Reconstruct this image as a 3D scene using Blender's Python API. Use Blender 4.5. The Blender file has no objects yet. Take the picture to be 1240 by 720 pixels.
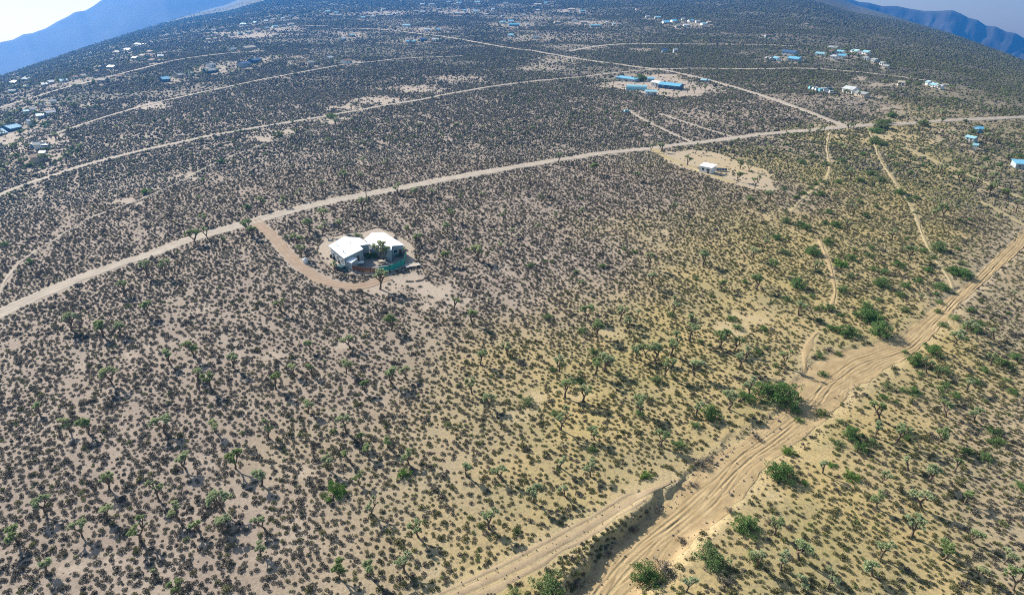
import bpy, math, random
import numpy as np
from mathutils import Vector, Matrix

random.seed(7)
rng = np.random.default_rng(11)
scene = bpy.context.scene
COL = scene.collection

# ------------------------------------------------------------------ camera, sky, sun, exposure
CAM_H = 80.0
PITCH = math.radians(27.5)
FPX = 739.0                                   # focal length in photograph pixels (1240 wide)
cam_d = bpy.data.cameras.new("camera")
cam = bpy.data.objects.new("camera", cam_d)
COL.objects.link(cam)
cam.location = (0, 0, CAM_H)
cam.rotation_euler = (math.pi / 2 - PITCH, 0, 0)
cam_d.sensor_fit = 'HORIZONTAL'
cam_d.angle = 2 * math.atan(620 / FPX)
cam_d.clip_start = 0.5
cam_d.clip_end = 60000
scene.camera = cam

SUN_AZ = math.radians(-47)                    # from +Y, clockwise positive
SUN_EL = math.radians(30)
world = bpy.data.worlds.new("World")
scene.world = world
world.use_nodes = True
wn = world.node_tree
wn.nodes.clear()
w_out = wn.nodes.new("ShaderNodeOutputWorld")
w_bg = wn.nodes.new("ShaderNodeBackground")
w_sky = wn.nodes.new("ShaderNodeTexSky")
w_sky.sky_type = 'NISHITA'
w_sky.sun_disc = False
w_sky.sun_elevation = SUN_EL
w_sky.sun_rotation = SUN_AZ
w_sky.altitude = 800
w_sky.air_density = 1.8
w_sky.dust_density = 2.0
w_sky.ozone_density = 1.5
# the plain falls away below eye level on both sides, so the sky's horizon dips a little too
w_geo = wn.nodes.new("ShaderNodeTexCoord")
w_add = wn.nodes.new("ShaderNodeVectorMath"); w_add.operation = 'ADD'
w_add.inputs[1].default_value = (0, 0, 0.085)
w_nrm = wn.nodes.new("ShaderNodeVectorMath"); w_nrm.operation = 'NORMALIZE'
wn.links.new(w_geo.outputs['Generated'], w_add.inputs[0])
wn.links.new(w_add.outputs[0], w_nrm.inputs[0])
wn.links.new(w_nrm.outputs[0], w_sky.inputs[0])
wn.links.new(w_sky.outputs[0], w_bg.inputs[0])
w_bg.inputs[1].default_value = 0.095
wn.links.new(w_bg.outputs[0], w_out.inputs[0])

sun_d = bpy.data.lights.new("sun", 'SUN')
sun_d.energy = 5.0
sun_d.angle = math.radians(0.5)
sun_d.color = (1.0, 0.945, 0.85)
sun = bpy.data.objects.new("sun", sun_d)
COL.objects.link(sun)
_sd = Vector((math.sin(SUN_AZ) * math.cos(SUN_EL), math.cos(SUN_AZ) * math.cos(SUN_EL), math.sin(SUN_EL)))
sun.rotation_euler = _sd.to_track_quat('Z', 'Y').to_euler()
sun.location = (-200, 200, 400)

scene.view_settings.view_transform = 'Standard'
scene.view_settings.look = 'None'
scene.view_settings.gamma = 1
scene.view_settings.exposure = 0.78
scene.cycles.max_bounces = 5
scene.cycles.diffuse_bounces = 2
scene.cycles.volume_bounces = 0
scene.cycles.use_denoising = False
scene.cycles.filter_width = 1.0
HAZE_DENSITY = 1.25e-4
HAZE_COLOR = (0.03, 0.32, 0.97)

# ------------------------------------------------------------------ numeric helpers
def vnoise(x, y, seed=0):
    x = np.asarray(x, float); y = np.asarray(y, float)
    xi = np.floor(x).astype(np.int64); yi = np.floor(y).astype(np.int64)
    fx = x - xi; fy = y - yi
    fx = fx * fx * (3 - 2 * fx); fy = fy * fy * (3 - 2 * fy)
    def h(a, b):
        n = (a * 374761393 + b * 668265263 + seed * 1442695041) & 0xffffffff
        n = ((n ^ (n >> 13)) * 1274126177) & 0xffffffff
        return ((n ^ (n >> 16)) & 0xffff) / 65535.0
    return ((h(xi, yi) * (1 - fx) + h(xi + 1, yi) * fx) * (1 - fy)
            + (h(xi, yi + 1) * (1 - fx) + h(xi + 1, yi + 1) * fx) * fy)

def fbm(x, y, seed=0, octv=4):
    s = 0; a = 0.5; t = 0
    for i in range(octv):
        s = s + a * vnoise(x * 2 ** i, y * 2 ** i, seed + i * 17); t += a; a *= 0.5
    return s / t

def sstep(a, b, x):
    t = np.clip((x - a) / (b - a), 0, 1)
    return t * t * (3 - 2 * t)

CP, SP = math.cos(PITCH), math.sin(PITCH)
def ray(px, py):
    u = np.asarray(px, float) - 620; v = 360 - np.asarray(py, float)
    return u, FPX * CP + v * SP, v * CP - FPX * SP          # x, y, z (not normalised)

def project(x, y, z):
    dz = z - CAM_H
    depth = y * CP - dz * SP
    up = y * SP + dz * CP
    depth = np.where(np.abs(depth) < 1e-6, 1e-6, depth)
    return 620 + FPX * x / depth, 360 - FPX * up / depth, depth

def az_el(px, py):
    x, y, z = ray(px, py)
    return math.atan2(x, y), math.atan2(z, math.hypot(x, y))

# horizon of the plain as the photograph shows it: it sinks towards both sides
_hz = [(-120, 140), (0, 94), (100, 60), (200, 27), (290, 0), (380, -16), (500, -27), (620, -31), (760, -30),
       (900, -20), (1000, -4), (1100, 25), (1170, 48), (1240, 75), (1360, 124)]
_A = np.array([az_el(*p)[0] for p in _hz]); _D = np.array([max(0.004, -az_el(*p)[1]) for p in _hz])
_ag = np.linspace(-math.pi, math.pi, 1441)
_dg = np.interp(_ag, _A, _D)
_kw = np.hanning(41); _kw /= _kw.sum()
_dg = np.convolve(np.pad(_dg, 20, mode='edge'), _kw, mode='valid')
def height_base(x, y):
    r2 = x * x + y * y
    az = np.arctan2(x, y)
    d = np.interp(az, _ag, _dg)
    u = d * d / (4 * CAM_H) * r2
    u = np.where(u > 120, 120 + 480 * (1 - np.exp(-(np.maximum(u, 120) - 120) / 480)), u)
    r = np.sqrt(r2)
    rise = sstep(.032, .014, d) * .022 * np.maximum(r - 1100, 0)      # the middle of the plain climbs gently far out
    rise = np.minimum(rise, 60)
    return (-u + rise + (fbm(x / 260, y / 260, 3, 2) - .5) * 5.0 * sstep(80, 400, r)
            + (fbm(x / 45, y / 45, 9, 3) - .5) * 1.1 * (1 - sstep(700, 1500, r)))

def at(px, py, zoff=0.0):
    """ground point(s) of the plain seen at photograph pixel(s); zoff = height above the ground there"""
    dx, dy, dz = ray(px, py)
    dx = np.atleast_1d(dx).astype(float); dy = np.atleast_1d(dy).astype(float); dz = np.atleast_1d(dz).astype(float)
    hn = np.hypot(dx, dy)
    ts = np.geomspace(30, 4500, 420)
    out = np.zeros((len(dx), 2))
    X = dx[:, None] / hn[:, None] * ts; Y = dy[:, None] / hn[:, None] * ts
    Z = CAM_H + dz[:, None] / hn[:, None] * ts
    below = Z - (height_base(X, Y) + zoff)
    for i in range(len(dx)):
        j = np.argmax(below[i] < 0)
        if below[i][j] >= 0:
            j = int(np.argmin(below[i]));  t = ts[j]
        elif j == 0:
            t = ts[0]
        else:
            a, b = below[i][j - 1], below[i][j]
            t = ts[j - 1] + (ts[j] - ts[j - 1]) * a / (a - b)
        out[i] = (dx[i] / hn[i] * t, dy[i] / hn[i] * t)
    return out

def resample(P, step=None, smooth=2):
    P = np.asarray(P, float)
    for _ in range(smooth):                                   # corner cutting
        Q = [P[0]]
        for a, b in zip(P[:-1], P[1:]):
            Q += [a * .75 + b * .25, a * .25 + b * .75]
        Q.append(P[-1]); P = np.array(Q)
    out = [P[0]]
    for a, b in zip(P[:-1], P[1:]):
        L = np.linalg.norm(b[:2] - a[:2])
        st = step if step else max(1.2, np.linalg.norm(b[:2]) * 0.008)
        n = max(1, int(math.ceil(L / st)))
        for i in range(1, n + 1):
            out.append(a + (b - a) * i / n)
    return np.array(out)

def poly_dist(x, y, P, pad):
    """distance to polyline P (k,2) for points within pad of its box, else large; also signed side and arc index"""
    x = np.asarray(x); y = np.asarray(y)
    D = np.full(x.shape, 1e9); S = np.zeros(x.shape); T = np.zeros(x.shape)
    for i in range(len(P) - 1):
        a, b = P[i], P[i + 1]
        m = ((x > min(a[0], b[0]) - pad) & (x < max(a[0], b[0]) + pad) & (y > min(a[1], b[1]) - pad) & (y < max(a[1], b[1]) + pad))
        if not m.any():
            continue
        ex, ey = b - a; L2 = ex * ex + ey * ey + 1e-9
        xx = x[m] - a[0]; yy = y[m] - a[1]
        t = np.clip((xx * ex + yy * ey) / L2, 0, 1)
        d = np.hypot(xx - t * ex, yy - t * ey)
        s = np.sign(ex * yy - ey * xx)                         # + = left of travel
        Dm = D[m]; Sm = S[m]; Tm = T[m]
        c = d < Dm
        Dm[c] = d[c]; Sm[c] = s[c]; Tm[c] = i + t[c]
        D[m] = Dm; S[m] = Sm; T[m] = Tm
    return D, S, T

def in_poly(x, y, P):
    c = np.zeros(np.shape(x), bool)
    n = len(P)
    for i in range(n):
        x1, y1 = P[i]; x2, y2 = P[(i + 1) % n]
        if y1 == y2: continue
        k = ((y1 > y) != (y2 > y)) & (x < (x2 - x1) * (y - y1) / (y2 - y1) + x1)
        c ^= k
    return c

# ------------------------------------------------------------------ layout read off the photograph
ROADS = {   # name: (width m, pixel points)
 'main_dirt_road': (6.3, [(-90, 418), (-30, 393), (0, 379), (42, 360), (87, 341), (112, 331), (150, 318), (175, 310), (207, 298), (237, 287), (262, 281), (310, 267), (347, 257), (385, 247), (430, 238), (472, 230), (522, 220), (572, 211.5), (620, 203), (670, 195), (720, 187), (770, 181.5), (792, 179.5), (845, 173), (895, 166.5), (930, 162), (1005, 155.5), (1040, 152.5), (1092, 150), (1142, 146.5), (1192, 144), (1240, 142.5), (1300, 142)]),
 'second_dirt_road': (4.6, [(-80, 272), (0, 235), (50, 217), (95, 202), (140, 190), (182, 180), (250, 165.5), (310, 154.5), (360, 147), (422, 136), (485, 125), (535, 115.5), (585, 106.5), (620, 101.5), (670, 96.5), (720, 91.5), (770, 86), (795, 84)]),
 'junction_road': (5.6, [(795, 84), (852, 83), (930, 84), (967, 82.5), (1030, 86.5), (1080, 92), (1110, 96), (1150, 103)]),
 'diagonal_dirt_road': (5.0, [(795, 84), (810, 86), (870, 100), (907, 111), (930, 118), (967, 131), (1005, 146), (1028, 154)]),
 'northern_dirt_road': (6.0, [(400, 36), (415, 34.5), (460, 35.5), (510, 41), (547, 46), (597, 55), (620, 59), (650, 62), (702, 72), (745, 77.5), (795, 84)]),
 'far_crossing_road': (8.0, [(690, 62), (730, 55), (770, 53), (840, 54), (880, 54), (930, 54.5), (960, 56)]),
 'far_left_track': (4.4, [(60, 164), (117, 145), (145, 136.5), (175, 128), (225, 116.5), (310, 98), (372, 86.5), (422, 77.5), (460, 74), (495, 70.5), (560, 68)]),
 'far_left_road': (6.2, [(-30, 140), (60, 112), (105, 100), (145, 90), (182, 80.5), (212, 73), (260, 66), (320, 62)]),
 'distant_left_road': (8.0, [(150, 60), (185, 50.5), (220, 44.5), (242, 40.5), (310, 40), (360, 32), (395, 31.5)]),
 'ranch_track': (2.6, [(800, 138), (837, 151), (875, 162.5), (890, 166)]),
 'parallel_ranch_track': (2.4, [(762, 134), (770, 140), (800, 155), (832, 170), (842, 173)]),
 'driveway': (4.0, [(308, 266), (315, 272), (332, 287), (350, 310), (367, 325), (385, 337), (410, 345), (432, 347), (450, 343), (470, 336)]),
 'lot_driveway': (4.2, [(792, 180), (806, 190), (830, 200), (860, 211), (890, 222)]),
 'bank_track': (3.9, [(470, 760), (520, 735), (560, 716), (620, 690), (682, 655), (732, 626), (770, 602), (795, 591), (812, 584)]),
 'right_dirt_road': (3.2, [(1095, 179), (1102, 182), (1142, 199), (1180, 215), (1240, 241), (1290, 262)]),
 'lower_right_track': (2.6, [(1190, 245), (1210, 255), (1240, 272), (1280, 292)]),
 'little_wash': (1.0, [(-5, 362), (8, 336), (25, 316), (50, 300), (87, 277), (107, 264), (150, 249), (175, 240), (215, 222), (240, 207), (265, 196), (310, 178), (350, 164), (385, 157)]),
 'sand_path': (1.2, [(992, 290), (997, 302), (1005, 320), (1010, 340), (1012, 358), (1004, 374)]),
 'sandy_gully': (1.3, [(1050, 154), (1058, 170), (1064, 190), (1072, 204), (1090, 230), (1106, 252), (1115, 280), (1128, 308), (1148, 335), (1154, 350)]),
 'side_gully': (1.3, [(1005, 160), (1000, 180), (1006, 200), (1000, 220), (972, 240), (958, 256)]),
 'sand_loop': (1.6, [(958, 470), (976, 452), (974, 430), (980, 412), (990, 402)]),
 
}
WASH = [((650, 775), (716, 778)), ((692, 720), (757, 722)), ((727, 672), (798, 686)), ((770, 634), (835, 648)), ((812, 602), (878, 617)),
        ((840, 577), (904, 590)), ((868, 551), (925, 564)), ((905, 528), (952, 546)), ((938, 505), (984, 521)), ((960, 478), (1010, 498)),
        ((966, 452), (1030, 475)), ((1000, 428), (1060, 455)), ((1045, 418), (1090, 440)), ((1084, 411), (1112, 423)), ((1108, 391), (1131, 405)),
        ((1126, 376), (1147, 388)), ((1145, 358), (1162, 371)), ((1168, 342), (1183, 353)), ((1203, 311), (1217, 322)), ((1236, 282), (1248, 292)), ((1290, 236), (1300, 247))]
# bare ground: (x, y, rx, ry, brightness)
BARE = [(980, 552, 26, 14, .7), (952, 603, 30, 9, .7), (905, 640, 14, 8, .5), (652, 480, 22, 9, .8), (697, 480, 18, 7, .8), (885, 393, 38, 12, .9), (522, 350, 44, 12, 1), (545, 366, 34, 10, .95), (500, 343, 28, 9, 1), (472, 349, 26, 6, .8),
        (332, 430, 8, 5, .7), (740, 402, 28, 7, .6), (640, 500, 26, 10, .5), (790, 470, 22, 6, .5), (415, 418, 8, 4, .8), (250, 372, 30, 8, .5), (283, 432, 8, 18, .5), (157, 430, 7, 5, .8), (520, 690, 22, 12, .5), (140, 680, 14, 9, .6), (88, 690, 20, 12, .5), (370, 572, 16, 8, .6), (240, 560, 16, 12, .5),
        (1110, 398, 18, 6, .7), (1000, 445, 20, 12, .6), (1190, 229, 17, 4, .5), (1162, 214, 12, 3, .5), (1226, 248, 13, 4, .5), (1068, 165, 26, 6, .9), (1015, 165, 14, 4, .8), (1130, 168, 40, 7, .6),
        (800, 101, 44, 9, 1), (846, 108, 36, 8, 1), (742, 104, 24, 5, .8), (775, 93, 30, 5, .6), (945, 71, 28, 5, .8), (1015, 69, 40, 7, .8), (1040, 118, 40, 6, .7), (1082, 130, 20, 5, .7), (1175, 170, 30, 6, .6), (1150, 158, 20, 4, .5),
        (48, 200, 26, 10, .8), (75, 188, 20, 8, .8), (20, 178, 34, 8, .7), (62, 170, 16, 8, .9), (50, 130, 30, 9, .9), (10, 168, 30, 8, .9), (80, 100, 34, 5, .8), (30, 118, 30, 8, .5), (185, 128, 20, 6, 1), (105, 128, 16, 4, .8), (258, 84, 30, 6, 1), (285, 78, 44, 5, .7), (315, 73, 22, 5, .9), (210, 96, 18, 5, .8),
        (300, 42, 60, 6, .9), (340, 35, 36, 4, .9), (365, 76, 26, 5, .7), (425, 43, 24, 5, .8), (420, 75, 26, 3, .8), (470, 16, 50, 4, .8), (560, 14, 50, 5, .8), (520, 36, 44, 4, .8), (500, 50, 34, 5, .7), (620, 30, 36, 6, .8), (650, 22, 60, 5, .7), (645, 46, 50, 6, .7), (715, 28, 50, 4, .9), (690, 13, 24, 3, .9),
        (780, 60, 26, 3, .7), (835, 30, 40, 6, .8), (930, 44, 14, 3, .6), (700, 45, 90, 8, .45), (680, 72, 50, 9, .7), (655, 82, 40, 8, .7), (555, 95, 50, 6, .7), (505, 108, 40, 6, .9), (460, 122, 40, 6, .9), (420, 130, 24, 4, .9), (395, 145, 30, 4, .8), (340, 160, 24, 5, .9), (320, 168, 20, 5, .9), (225, 213, 14, 4, .7), (155, 243, 20, 5, .8), (700, 58, 60, 5, .6),
        (1040, 95, 14, 3, .9), (1068, 103, 30, 3, .8), (345, 70, 50, 4, .6), (1150, 110, 40, 8, .35), (1200, 128, 50, 8, .3), (1225, 96, 34, 4, .5), (545, 240, 14, 3, .4), (655, 310, 10, 4, .7), (695, 312, 7, 4, .8), (805, 283, 9, 4, .7), (640, 240, 12, 3, .4)]
def B(x0, x1, y, d, h, roof, wall='white_wall', style='gable', sl=0.0): return (x0, y - sl * (x1 - x0) / 2, x1, y + sl * (x1 - x0) / 2, d, h, roof, wall, style)
SETTLE = {
 "by the trailer camp at upper right": [B(924, 932, 74, 8, 4, 'white_roof', sl=.1), B(932, 943, 74, 9, 4, 'blue_roof', sl=.1), B(945, 961, 67, 10, 3.5, 'navy_roof', 'grey_wall', sl=.1), B(953, 966, 75, 10, 3.5, 'blue_roof', 'grey_wall', sl=.1), B(985, 997, 68, 9, 4, 'sky_roof', sl=.1),
   B(1003, 1010, 66, 8, 3.5, 'white_roof', sl=.1), B(1012, 1020, 66, 8, 3.5, 'sky_roof', sl=.1), B(1005, 1011, 72, 7, 3.5, 'white_roof', sl=.1), B(1014, 1023, 71, 8, 3.5, 'blue_roof', sl=.1), B(1002, 1012, 60, 9, 3, 'grey_roof', 'tan_wall', sl=.1), B(1027, 1039, 64, 9, 4, 'sky_roof', sl=.15), B(1043, 1050, 66, 8, 3.5, 'sky_roof', sl=.15), B(1044, 1049, 73, 6, 3, 'grey_roof', sl=.15), B(1054, 1059, 75, 6, 3, 'white_roof', sl=.2), B(1063, 1069, 79, 7, 4, 'sky_roof', 'tan_wall', sl=.2), B(1067, 1073, 83, 7, 4, 'sky_roof', sl=.2)],
 "in the row below the junction road at right": [B(1019, 1031, 113, 9, 3.6, 'sky_roof', sl=.2), B(1034, 1046, 117, 6, 2.8, 'sky_roof', 'blue_wall', sl=.25), B(1087, 1096, 104, 9, 4, 'white_roof', 'grey_wall', sl=.1)],
 "on the far right slope": [B(1118, 1123, 103, 8, 4, 'white_roof', sl=.2), B(1124, 1131, 106, 8, 4, 'sky_roof', sl=.2), B(1132, 1138, 108, 8, 4, 'white_roof', sl=.2), B(1184, 1190, 161, 5, 2.8, 'blue_roof', 'blue_wall', sl=.1), B(1168, 1178, 171, 3.5, 2.6, 'sky_roof', 'grey_wall', sl=.3), B(1177, 1182, 181, 3.5, 2.6, 'white_roof', sl=.2), B(1229, 1244, 205, 7, 3.0, 'blue_roof', 'grey_wall', 'shed', .15)],
 "in the hamlet at the top, right of centre": [B(803, 811, 29, 16, 7, 'blue_roof'), B(812, 822, 28, 18, 8, 'blue_roof'), B(825, 831, 25, 14, 6, 'white_roof'), B(834, 841, 27, 14, 6, 'blue_roof'), B(829, 836, 33, 14, 6, 'white_roof', 'tan_wall'), B(843, 849, 28, 14, 6, 'white_roof'), B(850, 856, 31, 12, 6, 'sky_roof'), B(857, 862, 29, 12, 5, 'white_roof'), B(818, 824, 34, 12, 5, 'grey_roof', 'tan_wall'), B(801, 808, 64, 9, 4, 'navy_roof', 'grey_wall'), B(816, 820, 64, 7, 3.5, 'white_roof'), B(928, 935, 45, 9, 5, 'white_roof'), B(975, 980, 31, 10, 5, 'tan_wall', 'tan_wall'), B(781, 788, 22, 12, 6, 'white_roof'), B(793, 801, 23, 14, 7, 'sky_roof'), B(770, 775, 13, 12, 6, 'white_roof')],
 "in the hamlet at the top centre": [B(605, 614, 29, 14, 6, 'sky_roof'), B(614, 624, 28, 15, 7, 'blue_roof'), B(616, 629, 32, 12, 5, 'blue_roof', 'blue_wall'), B(613, 624, 45, 11, 5, 'sky_roof'), B(644, 653, 47, 9, 4, 'grey_roof'), B(671, 678, 29, 12, 6, 'sky_roof', 'blue_wall'), B(693, 699, 27, 12, 5, 'white_roof'), B(701, 713, 29, 14, 6, 'sky_roof'), B(713, 728, 33, 12, 4, 'sky_roof', 'grey_wall'), B(733, 737, 29, 10, 5, 'white_roof'), B(741, 746, 31, 10, 5, 'white_roof'), B(657, 664, 30, 11, 5, 'white_roof', 'tan_wall'), B(636, 641, 32, 10, 5, 'white_roof'), B(687, 697, 13, 16, 7, 'white_roof'), B(702, 708, 15, 12, 6, 'white_roof', 'tan_wall'), B(646, 655, 7, 16, 8, 'white_roof'), B(658, 664, 5, 16, 8, 'blue_roof'), B(665, 671, 6, 14, 7, 'sky_roof'), B(608, 616, 6, 16, 8, 'white_roof', 'tan_wall'), B(606, 612, 21, 11, 6, 'white_roof'), B(621, 628, 21, 11, 5, 'white_roof', 'tan_wall'), B(632, 637, 20, 11, 5, 'grey_roof'), B(648, 653, 14, 11, 5, 'white_roof')],
 "in the scattered houses at top left of centre": [B(487, 497, 33, 12, 5, 'sky_roof'), B(511, 523, 38, 12, 4.5, 'sky_roof', 'blue_wall'), B(527, 534, 38, 11, 4.5, 'blue_roof'), B(535, 544, 37, 12, 5, 'sky_roof', 'grey_wall'), B(488, 505, 53, 11, 4.5, 'blue_roof', 'grey_wall'), B(509, 518, 50, 9, 4.5, 'navy_roof', 'navy_roof'), B(524, 531, 51, 9, 3.5, 'white_roof'), B(414, 421, 49, 9, 4, 'white_roof', 'tan_wall', sl=-.1), B(424, 432, 45, 9, 4, 'white_roof', 'tan_wall', sl=-.1), B(397, 406, 73, 9, 4, 'sky_roof', sl=-.1), B(418, 427, 77, 8, 3.5, 'brown_roof', 'white_wall', sl=-.1), B(436, 443, 23, 12, 5, 'white_roof'), B(448, 455, 22, 12, 5, 'white_roof', 'tan_wall'), B(459, 466, 20, 12, 6, 'white_roof'), B(468, 475, 20, 12, 5, 'white_roof'), B(478, 484, 18, 12, 6, 'white_roof', 'tan_wall'), B(461, 468, 13, 14, 6, 'grey_roof'), B(500, 507, 15, 12, 6, 'white_roof'), B(509, 515, 16, 12, 5, 'white_roof'),
   B(528, 535, 13, 12, 6, 'white_roof'), B(540, 546, 14, 12, 6, 'sky_roof'), B(550, 557, 18, 12, 6, 'white_roof'), B(560, 566, 14, 12, 5, 'blue_roof'), B(573, 580, 15, 12, 6, 'sky_roof'), B(585, 592, 19, 12, 5, 'white_roof', 'tan_wall'), B(595, 600, 13, 12, 6, 'white_roof'), B(540, 548, 4, 16, 8, 'white_roof'), B(553, 560, 5, 16, 8, 'sky_roof'), B(574, 582, 4, 16, 8, 'sky_roof'), B(508, 515, 7, 15, 7, 'sky_roof'), B(519, 526, 7, 15, 7, 'white_roof'), B(404, 410, 17, 12, 6, 'white_roof'), B(410, 415, 20, 12, 5, 'white_roof')],
 "in the settlement strip at upper left": [B(298, 312, 60, 12, 4.5, 'sky_roof', 'white_wall', sl=-.15), B(307, 320, 76, 12, 5, 'navy_roof', 'navy_roof', sl=-.15), B(294, 304, 81, 9, 3.6, 'navy_roof', 'grey_wall', sl=-.15), B(252, 268, 88, 11, 4, 'grey_roof', 'navy_roof', sl=-.2), B(255, 263, 81, 9, 4, 'grey_roof', sl=-.2), B(199, 208, 99, 11, 5, 'blue_roof', 'navy_roof', sl=-.2), B(361, 371, 79, 9, 4, 'white_roof', sl=-.1), B(374, 386, 79, 9, 4, 'grey_roof', 'tan_wall', sl=-.1), B(279, 288, 62, 10, 4, 'grey_roof', sl=-.1), B(228, 236, 92, 8, 4, 'white_roof', 'tan_wall', sl=-.2), B(216, 224, 94, 8, 4, 'grey_roof', 'tan_wall', sl=-.2),
   B(277, 284, 44, 12, 5, 'white_roof', sl=-.1), B(288, 295, 43, 12, 5, 'white_roof', sl=-.1), B(299, 306, 41, 12, 5, 'white_roof', sl=-.1), B(309, 317, 38, 12, 5, 'white_roof', sl=-.1), B(321, 327, 36, 12, 5, 'white_roof', sl=-.1), B(331, 338, 34, 12, 5, 'white_roof', sl=-.1), B(342, 348, 33, 12, 5, 'white_roof', sl=-.1), B(351, 358, 31, 12, 5, 'white_roof', sl=-.1), B(318, 325, 27, 13, 6, 'white_roof', sl=-.1), B(328, 335, 25, 13, 6, 'white_roof', sl=-.1), B(340, 346, 24, 13, 6, 'sky_roof', sl=-.1), B(352, 358, 21, 13, 6, 'navy_roof', sl=-.1), B(290, 297, 31, 13, 6, 'sky_roof', sl=-.1), B(303, 310, 29, 13, 5, 'white_roof', sl=-.1), B(264, 272, 36, 13, 5, 'white_roof', sl=-.1), B(255, 262, 38, 13, 5, 'grey_roof', sl=-.1), B(249, 256, 50, 11, 4.5, 'white_roof', 'tan_wall', sl=-.1), B(258, 264, 49, 11, 4.5, 'white_roof', sl=-.1), B(393, 400, 16, 14, 7, 'white_roof')],
 "in the settlement at the left edge": [B(-6, 12, 164, 14, 4.2, 'blue_roof', 'navy_roof', sl=-.25), B(13, 28, 158, 13, 4.2, 'blue_roof', 'navy_roof', sl=-.25), B(33, 43, 151, 9, 4, 'navy_roof', 'white_wall', sl=-.2), B(45, 57, 144, 10, 4, 'blue_roof', 'grey_wall', sl=-.2), B(57, 69, 140, 10, 4, 'navy_roof', 'grey_wall', sl=-.2), B(38, 46, 136, 9, 4, 'grey_roof', sl=-.2), B(48, 57, 131, 9, 4, 'navy_roof', 'tan_wall', sl=-.2), B(62, 72, 126, 9, 4, 'white_roof', 'tan_wall', sl=-.2), B(30, 36, 139, 8, 4, 'white_roof', 'tan_wall', sl=-.2), B(8, 22, 113, 10, 4.5, 'white_roof', 'grey_wall', sl=-.2), B(12, 17, 102, 10, 4, 'white_roof', sl=-.2), B(26, 34, 98, 11, 5, 'white_roof', sl=-.2), B(30, 36, 108, 9, 4, 'sky_roof', sl=-.2), B(50, 58, 105, 10, 4.5, 'white_roof', sl=-.2), B(60, 66, 102, 10, 4, 'white_roof', sl=-.2), B(73, 84, 100, 11, 4.5, 'sky_roof', sl=-.2), B(89, 95, 96, 10, 5, 'white_roof', 'tan_wall', sl=-.2), B(100, 106, 94, 9, 4, 'tan_wall', 'tan_wall', sl=-.2),
   B(118, 127, 101, 8, 3.5, 'white_roof', sl=-.1), B(139, 147, 96, 9, 4, 'sky_roof', sl=-.1), B(129, 137, 84, 10, 4, 'white_roof', sl=-.1), B(114, 120, 84, 10, 4, 'white_roof', sl=-.1), B(136, 143, 65, 12, 5, 'white_roof', sl=-.1), B(148, 155, 62, 12, 5, 'sky_roof', sl=-.1), B(160, 175, 55, 13, 5, 'white_roof', 'grey_wall', sl=-.1), B(158, 164, 73, 11, 4.5, 'white_roof', sl=-.1), B(168, 175, 70, 11, 4.5, 'white_roof', 'tan_wall', sl=-.1), B(180, 187, 76, 10, 4, 'white_roof', sl=-.1), B(190, 198, 71, 11, 4.5, 'sky_roof', sl=-.1), B(176, 184, 65, 11, 4.5, 'white_roof', sl=-.1),
   B(39.5, 47, 198, 7, 3.4, 'sky_roof', 'blue_wall', 'gable', -.15), B(47.5, 54, 195, 7, 3.4, 'sky_roof', 'white_wall', 'shed', -.15), B(42, 49, 181, 6, 3, 'grey_roof', sl=-.15)],
}
_pr = random.Random(5)
for _k, _q in SETTLE.items():
    SETTLE[_k] = _q = [((*b[:6], _pr.choice(['pale_roof', 'grey_roof', 'tan_wall', 'sky_roof', 'pale_roof', 'brown_roof']), _pr.choice(['white_wall', 'tan_wall', 'grey_wall']), b[8]) if b[6] == 'white_roof' or (b[6] == 'sky_roof' and _pr.random() < .6) else b) for b in _q]
    for _b in _q:
        _w = _b[2] - _b[0]
        BARE.append(((_b[0] + _b[2]) / 2 + _w * .2, (_b[1] + _b[3]) / 2 + .6, _w * .8 + 3, 2.0 if _b[1] < 60 else 3.2, .6))
YARD = [(394, 288), (386, 297), (383, 305), (386, 314), (397, 324), (410, 331), (433, 335), (452, 334), (470, 331), (492, 326), (506, 318), (507, 308), (500, 297), (489, 289), (468, 278), (455, 273), (438, 280), (412, 283)]
RANCH_LOT = [(733, 101), (745, 96), (775, 91), (800, 88), (830, 93), (850, 100), (870, 112), (862, 118), (830, 119), (790, 119), (765, 114), (748, 108)]
LOT = [(800, 187), (815, 184), (845, 183), (870, 186), (900, 198), (935, 212), (945, 222), (935, 232), (912, 231), (880, 221), (845, 209), (812, 198)]
yard_w = at([p[0] for p in YARD], [p[1] for p in YARD])
lot_w = at([p[0] for p in LOT], [p[1] for p in LOT])
ranch_w = at([p[0] for p in RANCH_LOT], [p[1] for p in RANCH_LOT])

road_w = {}
for nm, (w, pts) in ROADS.items():
    road_w[nm] = resample(at([p[0] for p in pts], [p[1] for p in pts]))
# wash centre line + half width
_L = at([p[0][0] for p in WASH], [p[0][1] for p in WASH]); _R = at([p[1][0] for p in WASH], [p[1][1] for p in WASH])
wash_c = resample(np.hstack([(_L + _R) / 2, (_L - _R) / 2]), step=0.45)
wash_P = wash_c[:, :2]; wash_H = np.linalg.norm(wash_c[:, 2:], axis=1)
_wy = project(wash_P[:, 0], wash_P[:, 1], height_base(wash_P[:, 0], wash_P[:, 1]))[1]
wash_H = wash_H * (.55 + .45 * sstep(350, 410, _wy))
_wl = np.concatenate([[0], np.cumsum(np.linalg.norm(np.diff(wash_P, axis=0), axis=1))])
_wp = project(wash_P[:, 0], wash_P[:, 1], height_base(wash_P[:, 0], wash_P[:, 1]))[1]
wash_depth = 0.30 + 1.15 * sstep(585, 640, _wp)            # cut bank is deepest at the bottom of the picture
wash_coarse = np.hstack([wash_c[::6], wash_H[::6, None], wash_depth[::6, None]])

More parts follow.
